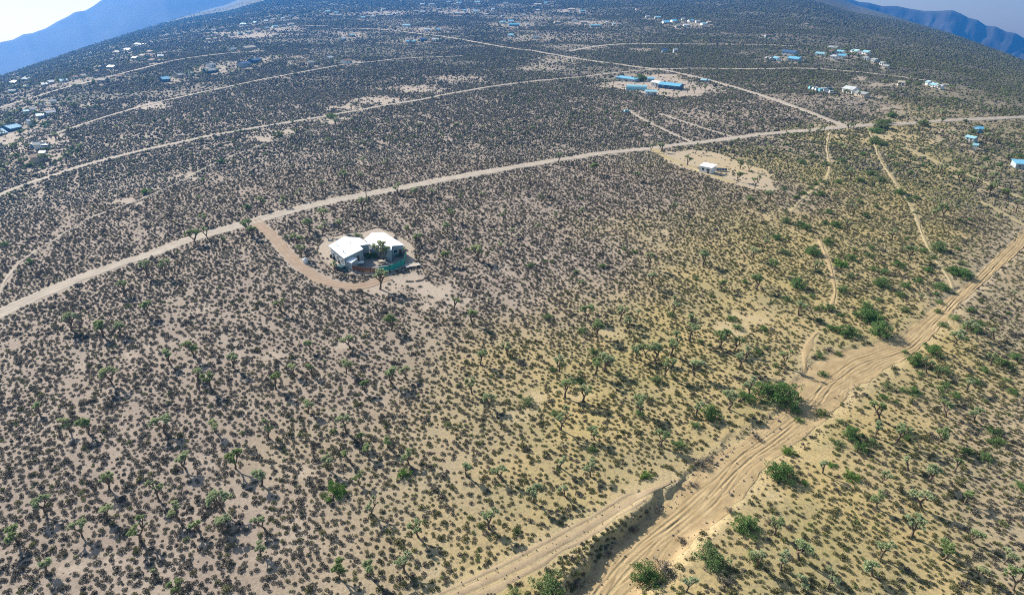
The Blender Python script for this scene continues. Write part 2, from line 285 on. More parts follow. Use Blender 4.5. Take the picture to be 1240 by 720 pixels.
def wash_profile(x, y):
    D, S, T = poly_dist(x, y, wash_coarse[:, :2], 26)
    i = np.clip(T.astype(int), 0, len(wash_coarse) - 2); f = T - i
    hw = wash_coarse[i, 4] * (1 - f) + wash_coarse[i + 1, 4] * f
    dp = wash_coarse[i, 5] * (1 - f) + wash_coarse[i + 1, 5] * f
    n = (fbm(np.asarray(x) / 3.6, np.asarray(y) / 3.6, 41, 4) - .5) * 1.7
    lat = D * S                                             # + = left bank side
    left = 1 - sstep(-0.1, 1.1, lat - hw + n * 2.2)
    right = 1 - sstep(-1.5, 2.5, -lat - hw + n * 2.5)
    c = np.where(D < 25, left * right, 0)
    return c, dp, hw, lat, D

def height_full(x, y):
    z = height_base(x, y)
    c, dp, hw, lat, D = wash_profile(x, y)
    lip = np.where((D < 24) & (lat > 0), 0.35 * np.exp(-((lat - hw - 1.6) / 1.2) ** 2) * sstep(.8, 1.6, dp), 0)
    return z - c * dp + lip

# ------------------------------------------------------------------ materials
def mat(name, base, rough=.85, metal=0, var=0.0, scale=4.0, bump=0.0, alpha=None, spec=0.3, coat=0):
    m = bpy.data.materials.new(name); m.use_nodes = True
    nt = m.node_tree; b = nt.nodes['Principled BSDF']
    b.inputs['Base Color'].default_value = (*base, 1)
    b.inputs['Roughness'].default_value = rough
    b.inputs['Metallic'].default_value = metal
    b.inputs['Specular IOR Level'].default_value = spec
    if coat: b.inputs['Coat Weight'].default_value = coat
    if var or bump:
        tc = nt.nodes.new('ShaderNodeTexCoord'); no = nt.nodes.new('ShaderNodeTexNoise')
        no.inputs['Scale'].default_value = scale; no.inputs['Detail'].default_value = 5
        nt.links.new(tc.outputs['Object'], no.inputs['Vector'])
        if var:
            mr = nt.nodes.new('ShaderNodeMapRange'); mr.inputs[1].default_value = .3; mr.inputs[2].default_value = .7
            mr.inputs[3].default_value = 1 - var; mr.inputs[4].default_value = 1 + var * .6
            nt.links.new(no.outputs[0], mr.inputs[0])
            hv = nt.nodes.new('ShaderNodeHueSaturation'); hv.inputs['Color'].default_value = (*base, 1)
            nt.links.new(mr.outputs[0], hv.inputs['Value']); nt.links.new(hv.outputs[0], b.inputs['Base Color'])
        if bump:
            bp = nt.nodes.new('ShaderNodeBump'); bp.inputs['Strength'].default_value = bump; bp.inputs['Distance'].default_value = .1
            nt.links.new(no.outputs[0], bp.inputs['Height']); nt.links.new(bp.outputs[0], b.inputs['Normal'])
    return m

def mat_leaf(name, cols, rough=.75, trans=0.0, nscale=2.5, pos=(0, .35, .65, 1)):
    """foliage: colour picked per plant (object random) and shifted inside the plant by noise"""
    m = bpy.data.materials.new(name); m.use_nodes = True
    nt = m.node_tree; b = nt.nodes['Principled BSDF']; L = nt.links
    oi = nt.nodes.new('ShaderNodeObjectInfo'); tc = nt.nodes.new('ShaderNodeTexCoord')
    no = nt.nodes.new('ShaderNodeTexNoise'); no.inputs['Scale'].default_value = nscale
    L.new(tc.outputs['Object'], no.inputs['Vector'])
    a = nt.nodes.new('ShaderNodeMath'); a.operation = 'MULTIPLY_ADD'; a.inputs[1].default_value = .5; a.inputs[2].default_value = -.25
    L.new(no.outputs[0], a.inputs[0])
    s = nt.nodes.new('ShaderNodeMath'); s.operation = 'ADD'; s.use_clamp = True
    L.new(oi.outputs['Random'], s.inputs[0]); L.new(a.outputs[0], s.inputs[1])
    cr = nt.nodes.new('ShaderNodeValToRGB')
    el = cr.color_ramp.elements
    while len(el) < len(cols): el.new(.5)
    for e, p, c in zip(el, pos, cols): e.position = p; e.color = (*c, 1)
    L.new(s.outputs[0], cr.inputs[0]); L.new(cr.outputs[0], b.inputs['Base Color'])
    b.inputs['Roughness'].default_value = rough; b.inputs['Specular IOR Level'].default_value = .2
    if trans:
        o = nt.nodes['Material Output']; t = nt.nodes.new('ShaderNodeBsdfTranslucent'); mx = nt.nodes.new('ShaderNodeMixShader')
        L.new(cr.outputs[0], t.inputs[0]); mx.inputs[0].default_value = trans
        L.new(b.outputs[0], mx.inputs[1]); L.new(t.outputs[0], mx.inputs[2]); L.new(mx.outputs[0], o.inputs[0])
    return m

def mat_ground():
    m = bpy.data.materials.new("desert_soil"); m.use_nodes = True
    nt = m.node_tree; L = nt.links; b = nt.nodes['Principled BSDF']
    N = nt.nodes.new
    at_ = N('ShaderNodeAttribute'); at_.attribute_name = 'soil'
    sep = N('ShaderNodeSeparateColor'); L.new(at_.outputs['Color'], sep.inputs[0])
    tc = N('ShaderNodeTexCoord')
    def noise(sc, det=4, ro=.55):
        n = N('ShaderNodeTexNoise'); n.inputs['Scale'].default_value = sc; n.inputs['Detail'].default_value = det; n.inputs['Roughness'].default_value = ro
        L.new(tc.outputs['Object'], n.inputs['Vector']); return n
    def mix(f, a, c, mode='MIX'):
        x = N('ShaderNodeMix'); x.data_type = 'RGBA'; x.blend_type = mode
        for i, v in ((0, f), (6, a), (7, c)):
            if isinstance(v, (int, float)): x.inputs[i].default_value = v
            elif isinstance(v, tuple): x.inputs[i].default_value = (*v, 1)
            else: L.new(v, x.inputs[i])
        return x.outputs[2]
    def rng_(v, a, c, d, e):
        r = N('ShaderNodeMapRange'); L.new(v, r.inputs[0])
        for i, q in enumerate((a, c, d, e)): r.inputs[i + 1].default_value = q
        return r.outputs[0]
    grey = mix(rng_(noise(.12).outputs[0], .35, .65, 0, 1), (.275, .217, .175), (.335, .27, .215))
    yell = mix(rng_(noise(.3, 5, .65).outputs[0], .5, .68, 0, .4), mix(rng_(noise(.055, 5, .6).outputs[0], .4, .6, 0, 1), (.335, .272, .115), (.435, .325, .135)), (.25, .225, .11))
    soil = mix(sep.outputs[0], grey, yell)
    bare = mix(sep.outputs[0], (.41, .335, .265), (.47, .36, .185))
    c = mix(sep.outputs[1], soil, bare)
    # small litter and gravel
    c = mix(rng_(noise(2.2, 6, .7).outputs[0], .46, .66, 0, .65), c, (.16, .125, .085))
    c = mix(rng_(noise(7, 3, .7).outputs[0], .56, .7, 0, .35), c, (.62, .53, .44))
    # beyond the scattered plants the scrub is too far off to tell apart: its colour as fine mottling
    far = noise(.42, 5, .7)
    scrub = mix(rng_(noise(.02, 4).outputs[0], .35, .65, 0, 1), (.095, .095, .07), (.13, .12, .088))
    fm = N('ShaderNodeMath'); fm.operation = 'MULTIPLY'
    L.new(rng_(far.outputs[0], .70, .52, .1, 1), fm.inputs[0]); L.new(sep.outputs[2], fm.inputs[1])
    c = mix(fm.outputs[0], c, scrub)
    L.new(c, b.inputs['Base Color'])
    b.inputs['Roughness'].default_value = .95; b.inputs['Specular IOR Level'].default_value = .1
    bp = N('ShaderNodeBump'); bp.inputs['Strength'].default_value = .55; bp.inputs['Distance'].default_value = .18
    L.new(noise(1.1, 6, .65).outputs[0], bp.inputs['Height']); L.new(bp.outputs[0], b.inputs['Normal'])
    return m

def mat_road(name, c1, c2, streak=False):
    m = bpy.data.materials.new(name); m.use_nodes = True
    nt = m.node_tree; L = nt.links; b = nt.nodes['Principled BSDF']; N = nt.nodes.new
    tc = N('ShaderNodeTexCoord'); n = N('ShaderNodeTexNoise'); n.inputs['Scale'].default_value = .35; n.inputs['Detail'].default_value = 7; n.inputs['Roughness'].default_value = .65
    L.new(tc.outputs['Object'], n.inputs['Vector'])
    cr = N('ShaderNodeValToRGB'); cr.color_ramp.elements[0].position = .32; cr.color_ramp.elements[1].position = .68
    cr.color_ramp.elements[0].color = (*c1, 1); cr.color_ramp.elements[1].color = (*c2, 1)
    L.new(n.outputs[0], cr.inputs[0])
    n2 = N('ShaderNodeTexNoise'); n2.inputs['Scale'].default_value = 3; n2.inputs['Detail'].default_value = 5
    L.new(tc.outputs['Object'], n2.inputs['Vector'])
    mx = N('ShaderNodeMix'); mx.data_type = 'RGBA'; mx.blend_type = 'MULTIPLY'; mx.inputs[0].default_value = .35
    L.new(cr.outputs[0], mx.inputs[6]); L.new(n2.outputs[0], mx.inputs[7]); L.new(mx.outputs[2], b.inputs['Base Color'])
    b.inputs['Roughness'].default_value = .95; b.inputs['Specular IOR Level'].default_value = .1
    bp = N('ShaderNodeBump'); bp.inputs['Strength'].default_value = .5; bp.inputs['Distance'].default_value = .08
    L.new(n2.outputs[0], bp.inputs['Height']); L.new(bp.outputs[0], b.inputs['Normal'])
    return m

M = {}
M['ground'] = mat_ground()
M['road_grey'] = mat_road("pale_graded_dirt", (.40, .335, .265), (.53, .45, .36))
M['road_tan'] = mat_road("pink_tan_dirt", (.35, .255, .155), (.47, .36, .225))
M['road_drive'] = mat_road("driveway_dirt", (.35, .245, .17), (.43, .32, .23))
M['road_yellow'] = mat_road("sandy_track", (.38, .30, .16), (.50, .41, .235))
M['sand'] = mat_road("wash_sand", (.38, .27, .14), (.50, .37, .205))
M['shrub'] = mat_leaf("desert_shrub_twigs", [(.098, .092, .076), (.135, .128, .102), (.17, .16, .125), (.24, .21, .135)], trans=.12, pos=(0, .4, .8, 1))
M['olive'] = mat_leaf("olive_shrub_leaves", [(.105, .11, .05), (.15, .155, .07), (.21, .20, .09), (.14, .19, .06)], trans=.15, pos=(0, .4, .75, 1))
M['bark'] = mat("joshua_bark", (.155, .115, .08), .95, var=.3, scale=6)
M['joshua'] = mat_leaf("joshua_leaves", [(.30, .37, .15), (.38, .45, .22), (.45, .50, .30), (.50, .53, .29)], rough=.5, trans=.3)
M['green'] = mat_leaf("mesquite_leaves", [(.09, .17, .045), (.115, .21, .055), (.14, .235, .075), (.16, .21, .09)], rough=.65, trans=.25, nscale=1.2)
M['bright_green'] = mat_leaf("lush_leaves", [(.09, .2, .025), (.13, .27, .04)], rough=.6, trans=.25, pos=(0, 1))
M['dry'] = mat_leaf("dry_grey_twigs", [(.16, .14, .105), (.22, .2, .16)], pos=(0, 1))
M['rock'] = mat("mountain_rock", (.10, .09, .085), .95, var=.3, scale=.004)
M['stone'] = mat("edging_stone", (.27, .215, .15), .95, var=.3, scale=2)
M['white_roof'] = mat("white_metal_roof", (.82, .83, .84), .45, var=.04, scale=.6, spec=.5)
M['pale_roof'] = mat("weathered_pale_roof", (.50, .52, .52), .6, var=.2, scale=.4)
M['blue_roof'] = mat("blue_metal_roof", (.16, .43, .60), .4, var=.15, scale=.5, spec=.5)
M['sky_roof'] = mat("pale_cyan_roof", (.27, .50, .56), .4, var=.12, scale=.5, spec=.5)
M['navy_roof'] = mat("dark_blue_roof", (.05, .11, .22), .5, var=.15, scale=.5)
M['grey_roof'] = mat("grey_shingle_roof", (.28, .30, .30), .8, var=.15, scale=1)
M['brown_roof'] = mat("brown_tile_roof", (.25, .15, .10), .8, var=.15, scale=1)
M['white_wall'] = mat("white_stucco", (.78, .76, .72), .9, var=.06, scale=1)
M['tan_wall'] = mat("tan_stucco", (.50, .42, .33), .9, var=.1, scale=1)
M['grey_wall'] = mat("blue_grey_stucco", (.36, .40, .43), .9, var=.08, scale=1)
M['blue_wall'] = mat("blue_painted_wall", (.12, .26, .42), .7, var=.08, scale=1)
M['glass'] = mat("window_glass", (.03, .04, .05), .08, spec=.8)
M['door'] = mat("brown_door", (.14, .08, .045), .6)
M['frame'] = mat("white_frame", (.75, .75, .73), .6)
M['fence_wood'] = mat("red_brown_fence_boards", (.27, .12, .055), .85, var=.35, scale=3)
M['teal'] = mat("teal_mesh_screen", (.04, .33, .27), .7, var=.12, scale=2)
M['post'] = mat("dark_steel_post", (.05, .06, .06), .5, metal=.5)
M['pole_wood'] = mat("weathered_pole_wood", (.17, .13, .10), .9, var=.2, scale=3)
M['porcelain'] = mat("grey_insulator", (.4, .42, .42), .3)
M['tyre'] = mat("black_rubber", (.02, .02, .02), .9)
M['rim'] = mat("alloy_rim", (.45, .45, .45), .35, metal=.8)
M['car_teal'] = mat("dark_teal_car_paint", (.02, .09, .09), .3, coat=.6)
M['car_white'] = mat("white_car_paint", (.78, .78, .78), .3, coat=.6)
M['car_blue'] = mat("blue_car_paint", (.06, .2, .4), .3, coat=.6)
M['car_cyan'] = mat("cyan_car_paint", (.2, .55, .62), .35, coat=.4)
M['steel'] = mat("galvanised_steel", (.5, .52, .52), .5, metal=.3)
M['barrel'] = mat("dark_plastic", (.04, .045, .05), .6)
M['paver'] = mat("concrete_patio", (.22, .205, .19), .9, var=.12, scale=1.5)  # concrete colour set darker to carry the courtyard's deep shadow
M['solar'] = mat("dark_panel", (.02, .025, .035), .25, spec=.6)

# ------------------------------------------------------------------ mesh helpers
def mesh_np(name, V, F, mats=(), smooth=False, mi=None):
    me = bpy.data.meshes.new(name)
    me.from_pydata(V.tolist() if hasattr(V, 'tolist') else V, [], F.tolist() if hasattr(F, 'tolist') else F)
    for m_ in mats: me.materials.append(m_)
    if mi is not None: me.polygons.foreach_set('material_index', mi)
    if smooth: me.polygons.foreach_set('use_smooth', [True] * len(me.polygons))
    me.update()
    return me

def link(name, data, parent=None, loc=(0, 0, 0), rz=0):
    o = bpy.data.objects.new(name, data); COL.objects.link(o)
    o.location = loc; o.rotation_euler = (0, 0, rz)
    if parent: o.parent = parent
    return o

def tag(o, label=None, cat=None, group=None, kind=None):
    if label: o['label'] = label
    if cat: o['category'] = cat
    if group: o['group'] = group
    if kind: o['kind'] = kind
    return o

class MB:
    """collects simple solids, then links them as ONE mesh object"""
    def __init__(s): s.v = []; s.f = []
    def add(s, V, F):
        n = len(s.v); s.v += [tuple(p) for p in V]; s.f += [tuple(i + n for i in f) for f in F]; return s
    def box(s, x0, x1, y0, y1, z0, z1):
        return s.add([(x0, y0, z0), (x1, y0, z0), (x1, y1, z0), (x0, y1, z0), (x0, y0, z1), (x1, y0, z1), (x1, y1, z1), (x0, y1, z1)],
                     [(0, 3, 2, 1), (4, 5, 6, 7), (0, 1, 5, 4), (1, 2, 6, 5), (2, 3, 7, 6), (3, 0, 4, 7)])
    def prism(s, poly, z0, z1):
        """poly: ccw list of (x,y); z1 may be a list of top heights, z0 too"""
        n = len(poly)
        a = z0 if isinstance(z0, (list, tuple)) else [z0] * n
        b = z1 if isinstance(z1, (list, tuple)) else [z1] * n
        V = [(p[0], p[1], a[i]) for i, p in enumerate(poly)] + [(p[0], p[1], b[i]) for i, p in enumerate(poly)]
        F = [tuple(range(n - 1, -1, -1)), tuple(range(n, 2 * n))] + [(i, (i + 1) % n, n + (i + 1) % n, n + i) for i in range(n)]
        return s.add(V, F)
    def tube(s, p0, p1, r0, r1=None, n=6):
        r1 = r0 if r1 is None else r1
        p0 = Vector(p0); p1 = Vector(p1); d = (p1 - p0).normalized()
        a = d.orthogonal().normalized(); b = d.cross(a)
        V = []
        for p, r in ((p0, r0), (p1, r1)):
            for i in range(n):
                t = 2 * math.pi * i / n
                V.append(p + (a * math.cos(t) + b * math.sin(t)) * r)
        F = [(i, (i + 1) % n, n + (i + 1) % n, n + i) for i in range(n)] + [tuple(range(n - 1, -1, -1)), tuple(range(n, 2 * n))]
        return s.add(V, F)
    def mesh(s, name, m): return mesh_np(name, s.v, s.f, [m])
    def build(s, name, m, parent=None, **k): return link(name, s.mesh(name, m), parent, **k)

# ------------------------------------------------------------------ terrain (polar sheet, fine where the camera looks)
fine = np.radians(np.arange(-54.0, 54.01, 0.2))
coarse = np.radians(np.arange(60, 306, 6.0))
AZ = np.concatenate([fine, coarse])                         # monotonic, once round
_r = [0.0, 12.0, 24.0, 36.0, 45.0]
while _r[-1] < 7300:
    r_ = _r[-1]
    _r.append(r_ * (1.0045 if r_ < 1500 else 1.02))
RR = np.array(_r)
A2, R2 = np.meshgrid(AZ, RR)
TX = R2 * np.sin(A2); TY = R2 * np.cos(A2)
TZ = height_full(TX, TY)
TZ[0, :] = TZ[0, 0]

def ground_z(x, y):
    x = np.atleast_1d(np.asarray(x, float)); y = np.atleast_1d(np.asarray(y, float))
    a = np.arctan2(x, y); a = np.where(a < AZ[0], a + 2 * math.pi, a)
    r = np.hypot(x, y)
    ia = np.clip(np.searchsorted(AZ, a) - 1, 0, len(AZ) - 2); ir = np.clip(np.searchsorted(RR, r) - 1, 0, len(RR) - 2)
    fa = (a - AZ[ia]) / (AZ[ia + 1] - AZ[ia]); fr = (r - RR[ir]) / (RR[ir + 1] - RR[ir])
    fa = np.clip(fa, 0, 1)
    return ((TZ[ir, ia] * (1 - fa) + TZ[ir, ia + 1] * fa) * (1 - fr) + (TZ[ir + 1, ia] * (1 - fa) + TZ[ir + 1, ia + 1] * fa) * fr)

def gz(x, y): return float(ground_z(x, y)[0])

def zones(x, y):
    """yellowness of the soil, bare ground, both read off the photograph and fixed to the place"""
    px, py, dep = project(x, y, height_base(x, y))
    ok = dep > 1
    px = np.where(ok, px, 0); py = np.where(ok, py, 900)
    nn = (fbm(x / 60, y / 60, 77, 3) - .5)
    lx = np.interp(py, [80, 140, 190, 300, 400, 540, 720, 1100], [1240, 1040, 890, 720, 610, 510, 400, 240])
    yel = sstep(-160, 240, px - lx + nn * 480) * (1 - .5 * sstep(1090, 1230, px + nn * 200)) * (.92 + .5 * (fbm(x / 14, y / 14, 301, 3) - .5))
    yel = np.clip(yel, 0, 1)
    bare = np.zeros(np.shape(x))
    n2 = fbm(x / 5, y / 5, 23, 3) - .5
    n3 = fbm(x / 1.7, y / 1.7, 29, 2) - .5
    for (cx, cy, rx, ry, s) in BARE:
        m = (np.abs(px - cx) < rx * 1.6) & (np.abs(py - cy) < ry * 1.8)
        if m.any():
            d = np.hypot((px[m] - cx) / rx, (py[m] - cy) / ry) + n2[m] * (1.1 if cy < 130 else 2.6) + n3[m] * (.3 if cy < 130 else .9)
            bare[m] = np.maximum(bare[m], s * (1 - sstep(.35, 1.15, d)))
    for P in (yard_w, lot_w, ranch_w):
        c = P.mean(0); m = np.hypot(x - c[0], y - c[1]) < (160 if P is ranch_w else 70)
        if m.any():
            D, _, _ = poly_dist(x[m], y[m], np.vstack([P, P[:1]]), 8)
            ins = in_poly(x[m], y[m], P)
            sd = np.where(ins, D, -D) + n2[m] * 3.6 + n3[m] + (fbm(x[m] / 16, y[m] / 16, 201, 3) - .5) * (34 if P is ranch_w else 9 if P is lot_w else 3) - (6 if P is ranch_w else 0)
            bare[m] = np.maximum(bare[m], sstep(-.3, .5, sd))
    return yel, bare, px, py

yel, bare, PX, PY = zones(TX, TY)
RD = np.hypot(TX, TY)
roadside = np.zeros(TX.shape)
for nm, P in road_w.items():
    w = ROADS[nm][0]
    D, _, _ = poly_dist(TX, TY, P, w + 6)
    roadside = np.maximum(roadside, (1 - sstep(w * .5, w * .5 + 1.2 + w * .25, D)) * .8)
c_, dp_, hw_, lat_, D_ = wash_profile(TX, TY)
roadside = np.maximum(roadside, np.where(D_ < 25, 1 - sstep(0, 3.5, np.abs(lat_) - hw_), 0) * .8)
far = sstep(430, 760, RD) * .97
blotch = fbm(TX / 90, TY / 90, 5, 4)
far = far * np.clip(1.0 - .3 * sstep(.5, .7, blotch) * sstep(500, 900, RD) * (1 - sstep(1200, 1700, RD)), 0, 1)
soil = np.zeros((TX.size, 4), np.float32)
soil[:, 0] = yel.ravel(); soil[:, 1] = np.clip(np.maximum(bare, roadside * .7), 0, 1).ravel()
soil[:, 2] = (far * (1 - .93 * np.maximum(bare, roadside))).ravel(); soil[:, 3] = 1
nA, nR = len(AZ), len(RR)
V = np.stack([TX.ravel(), TY.ravel(), TZ.ravel()], 1)
I = np.arange(nR - 1)[:, None] * nA; J = np.arange(nA)[None, :]; J1 = (J + 1) % nA
F = np.stack([(I + J), (I + nA + J), (I + nA + J1), (I + J1)], -1).reshape(-1, 4)
me = mesh_np("ground", V, F, [M['ground']], smooth=True)
at_ = me.color_attributes.new('soil', 'FLOAT_COLOR', 'POINT')
at_.data.foreach_set('color', soil.ravel())
ground = tag(link("ground", me), "dry desert plain of pale soil under scrub", kind='structure')

# ------------------------------------------------------------------ mountains
def hills(name, sil, r0, rr, r1, rugged, label, seed):
    A = np.array([az_el(*p)[0] for p in sil]); E = np.array([math.tan(az_el(*p)[1]) for p in sil])
    az = np.linspace(A[0], A[-1], 420); rs = np.linspace(r0, r1, 90)
    e = np.interp(az, A, E)
    zt = CAM_H + e * rr
    G, Rr = np.meshgrid(az, rs)
    X = Rr * np.sin(G); Y = Rr * np.cos(G)
    base = -640.0
    t = np.where(Rr < rr, (Rr - r0) / (rr - r0), 1 - (Rr - rr) / (r1 - rr))
    sh = np.where(Rr < rr, t ** (1.25 if not rugged else 1.6), t ** 1.3)
    n = np.abs(fbm(X / 480, Y / 480, seed, 4) - .5) * 2
    n2 = fbm(X / 110, Y / 110, seed + 3, 3) - .5
    Z = base + (zt[None, :] - base) * sh
    Z -= (n * rugged * 200 + 6 * (1 - rugged) * n2 + rugged * 260 * np.abs(n2)) * np.sin(np.clip(t, 0, 1) * math.pi) ** .8
    n_a, n_r = len(az), len(rs)
    V = np.stack([X.ravel(), Y.ravel(), Z.ravel()], 1)
    I = np.arange(n_r - 1)[:, None] * n_a; J = np.arange(n_a - 1)[None, :]
    F = np.stack([(I + J), (I + n_a + J), (I + n_a + J + 1), (I + J + 1)], -1).reshape(-1, 4)
    return tag(link(name, mesh_np(name, V, F, [M['rock']], smooth=True)), label, kind='structure')

hills("hillside", [(-420, 190), (-200, 120), (-60, 72), (0, 50), (15, 47), (28, 40), (38, 39), (55, 33), (68, 25), (82, 18), (90, 13), (103, 11), (112, 6), (120, 0), (140, -14), (190, -40), (280, -52), (400, -44), (520, -30)],
      2100, 4800, 6200, 0.0, "long blue hazy slope rising behind the plain on the left", 51)
hills("mountain_range", [(860, -40), (940, -30), (1000, -14), (1020, -5), (1040, 2), (1052, 3), (1068, 7), (1085, 7), (1100, 10), (1118, 13), (1135, 13), (1153, 12), (1163, 16), (1172, 21), (1184, 24), (1194, 31), (1206, 32), (1218, 38), (1230, 40), (1240, 46), (1270, 58), (1320, 70), (1420, 95), (1600, 130)],
      4600, 6000, 7200, 1.0, "rugged blue mountain range beyond the plain on the right", 61)

# ------------------------------------------------------------------ roads and wash, draped on the terrain
def ribbon(name, P, w, m, label, cross=5, rut=0.05, lift=.05):
    T = np.gradient(P, axis=0); T /= np.linalg.norm(T, axis=1)[:, None] + 1e-9
    Nn = np.stack([-T[:, 1], T[:, 0]], 1)
    s = np.concatenate([[0], np.cumsum(np.linalg.norm(np.diff(P, axis=0), axis=1))])
    wl = w * .5 * (1 + .55 * (vnoise(s / 4, s * 0 + 3.3, 5) - .5) + .4 * (vnoise(s / 17, s * 0 + 9.1, 6) - .5))
    wr = w * .5 * (1 + .55 * (vnoise(s / 4, s * 0 + 7.7, 7) - .5) + .4 * (vnoise(s / 17, s * 0 + 1.1, 8) - .5))
    if name in ('sandy_gully', 'side_gully', 'sand_path', 'sand_loop', 'little_wash'):
        wl = wl * (.25 + 1.5 * vnoise(s / 9, s * 0, 91)); wr = wr * (.25 + 1.5 * vnoise(s / 7, s * 0, 92))
    if name == 'bank_track':
        tp = .15 + .85 * sstep(0, 9, s[-1] - s); wl = wl * tp; wr = wr * tp
    q = np.linspace(-1, 1, cross)
    off = np.where(q[None, :] < 0, q[None, :] * wr[:, None], q[None, :] * wl[:, None])
    X = P[:, None, 0] + Nn[:, None, 0] * off; Y = P[:, None, 1] + Nn[:, None, 1] * off
    r = np.hypot(X, Y)
    prof = np.array([0.0 if abs(a) == 1 else 1 for a in q])
    ru = -rut * np.exp(-((np.abs(off) - .85) / .25) ** 2)
    Z = ground_z(X.ravel(), Y.ravel()).reshape(X.shape) + (lift + .0004 * r) * (0.35 + .65 * prof) + ru * (r < 260) + .03 * (fbm(X / 1.5, Y / 1.5, 4, 2) - .5)
    Z[:, 0] -= .02; Z[:, -1] -= .02
    n, c = X.shape
    V = np.stack([X.ravel(), Y.ravel(), Z.ravel()], 1)
    I = np.arange(n - 1)[:, None] * c; J = np.arange(c - 1)[None, :]
    F = np.stack([(I + J), (I + c + J), (I + c + J + 1), (I + J + 1)], -1).reshape(-1, 4)[:, ::-1]
    return tag(link(name, mesh_np(name, V, F, [m], smooth=True)), label, kind='structure')

road_m = {'driveway': 'road_drive', 'bank_track': 'road_tan', 'lot_driveway': 'road_yellow', 'right_dirt_road': 'road_yellow', 'lower_right_track': 'road_yellow', 'sand_path': 'sand',
          'sandy_gully': 'road_yellow', 'side_gully': 'road_yellow', 'sand_loop': 'sand', 'little_wash': 'road_grey'}
road_l = {'main_dirt_road': 'wide pale dirt road crossing the whole plain past the white-roofed house', 'driveway': 'pinkish driveway curving from the dirt road to the white-roofed house', 'bank_track': 'graded dirt track on top of the bank beside the wash',
          'little_wash': 'thin winding dry channel between the two dirt roads on the left'}
for nm, P in road_w.items():
    w = ROADS[nm][0]
    ribbon(nm, P, w, M[road_m.get(nm, 'road_grey')], road_l.get(nm, nm.replace('_', ' ') + ' of pale bare dirt through the scrub'), cross=(13 if w > 3.5 else 5), rut=.13 if w > 3.5 else .04)

# wash floor with wheel ruts
T = np.gradient(wash_P, axis=0); T /= np.linalg.norm(T, axis=1)[:, None]
Nn = np.stack([-T[:, 1], T[:, 0]], 1)
s_ = _wl; q = np.linspace(-1, 1, 84)
hwv = wash_H * (1 + .14 * (vnoise(s_ / 9, s_ * 0, 15) - .5) + .16 * (vnoise(s_ / 2.2, s_ * 0, 16) - .5))
off = q[None, :] * hwv[:, None]
X = wash_P[:, None, 0] + Nn[:, None, 0] * off; Y = wash_P[:, None, 1] + Nn[:, None, 1] * off
Z = ground_z(X.ravel(), Y.ravel()).reshape(X.shape)
Z += .05 * (1 - np.abs(q)[None, :] ** 6) - .13 * sstep(.93, 1.0, np.abs(q))[None, :] + .0004 * np.hypot(X, Y)
ruts = [(.06, 2.4, 11, .6, 44), (-.15, 5.0, 23, .5, 36), (.25, 6.5, 31, .4, 30), (-.3, 7.0, 43, .34, 26), (.1, 8.0, 59, .3, 34)]
for (c0, amp, sd, dpt, wl) in ruts:
    cen = c0 * hwv + amp * (fbm(s_ / wl, s_ * 0 + sd, sd, 2) - .5) * 2 * np.clip(hwv / 6, .12, 1)
    for sgn in (-.8, .8):
        d = off - (cen + sgn)[:, None]
        wobble = (.15 + .62 * vnoise(s_ / 14, s_ * 0 + sgn, sd + 5))[:, None] * sstep(1.15, .75, np.abs(off) / hwv[:, None])
        Z += dpt * wobble * (-.17 * np.exp(-(d / .17) ** 2) + .07 * np.exp(-((np.abs(d) - .36) / .15) ** 2))
Z += .14 * (fbm(X / 1.6, Y / 1.6, 71, 3) - .5)
_inner = (np.abs(q) < 1)[None, :]
n, c = X.shape
V = np.stack([X.ravel(), Y.ravel(), Z.ravel()], 1)
I = np.arange(n - 1)[:, None] * c; J = np.arange(c - 1)[None, :]
F = np.stack([(I + J), (I + c + J), (I + c + J + 1), (I + J + 1)], -1).reshape(-1, 4)[:, ::-1]
tag(link("sandy_wash", mesh_np("sandy_wash", V, F, [M['sand']], smooth=True)), "broad dry wash of pale sand rutted by wheel tracks", kind='structure')

# ------------------------------------------------------------------ plants: mesh kinds
def rdir(rn, zlo=-.1):
    while True:
        v = Vector((rn.gauss(0, 1), rn.gauss(0, 1), rn.gauss(0, 1))).normalized()
        if v.z > zlo: return v

def tri_blade(mb, a, b, w, rn):
    d = (b - a); s = d.cross(rdir(rn, -1)).normalized() * w
    mb.add([a - s, a + s, b], [(0, 1, 2)])

def shrub_mesh(seed, leaves=120, blades=50, m='shrub'):
    rn = random.Random(seed); mb = MB()
    lob = [(rn.uniform(0, 6.28), rn.uniform(.1, .25)) for _ in range(3)]
    def rad(v): return .5 * (1 + sum(a * math.cos((i + 2) * math.atan2(v.y, v.x) + p) for i, (p, a) in enumerate(lob)) * .5)
    for _ in range(blades):
        v = rdir(rn, .05); r = rad(v) * rn.uniform(.8, 1.12)
        tri_blade(mb, Vector((v.x * .08, v.y * .08, 0)), Vector((v.x * r, v.y * r, v.z * r * 1.05)), .035, rn)
    for _ in range(leaves):
        v = rdir(rn, -.05); r = rad(v) * rn.uniform(.6, 1.0) ** .6
        p = Vector((v.x * r, v.y * r, max(.02, v.z * r * 1.0)))
        tri_blade(mb, p, p + (v + rdir(rn, -1) * .7).normalized() * rn.uniform(.12, .2), .075, rn)
    return mb.mesh("shrub", M[m])

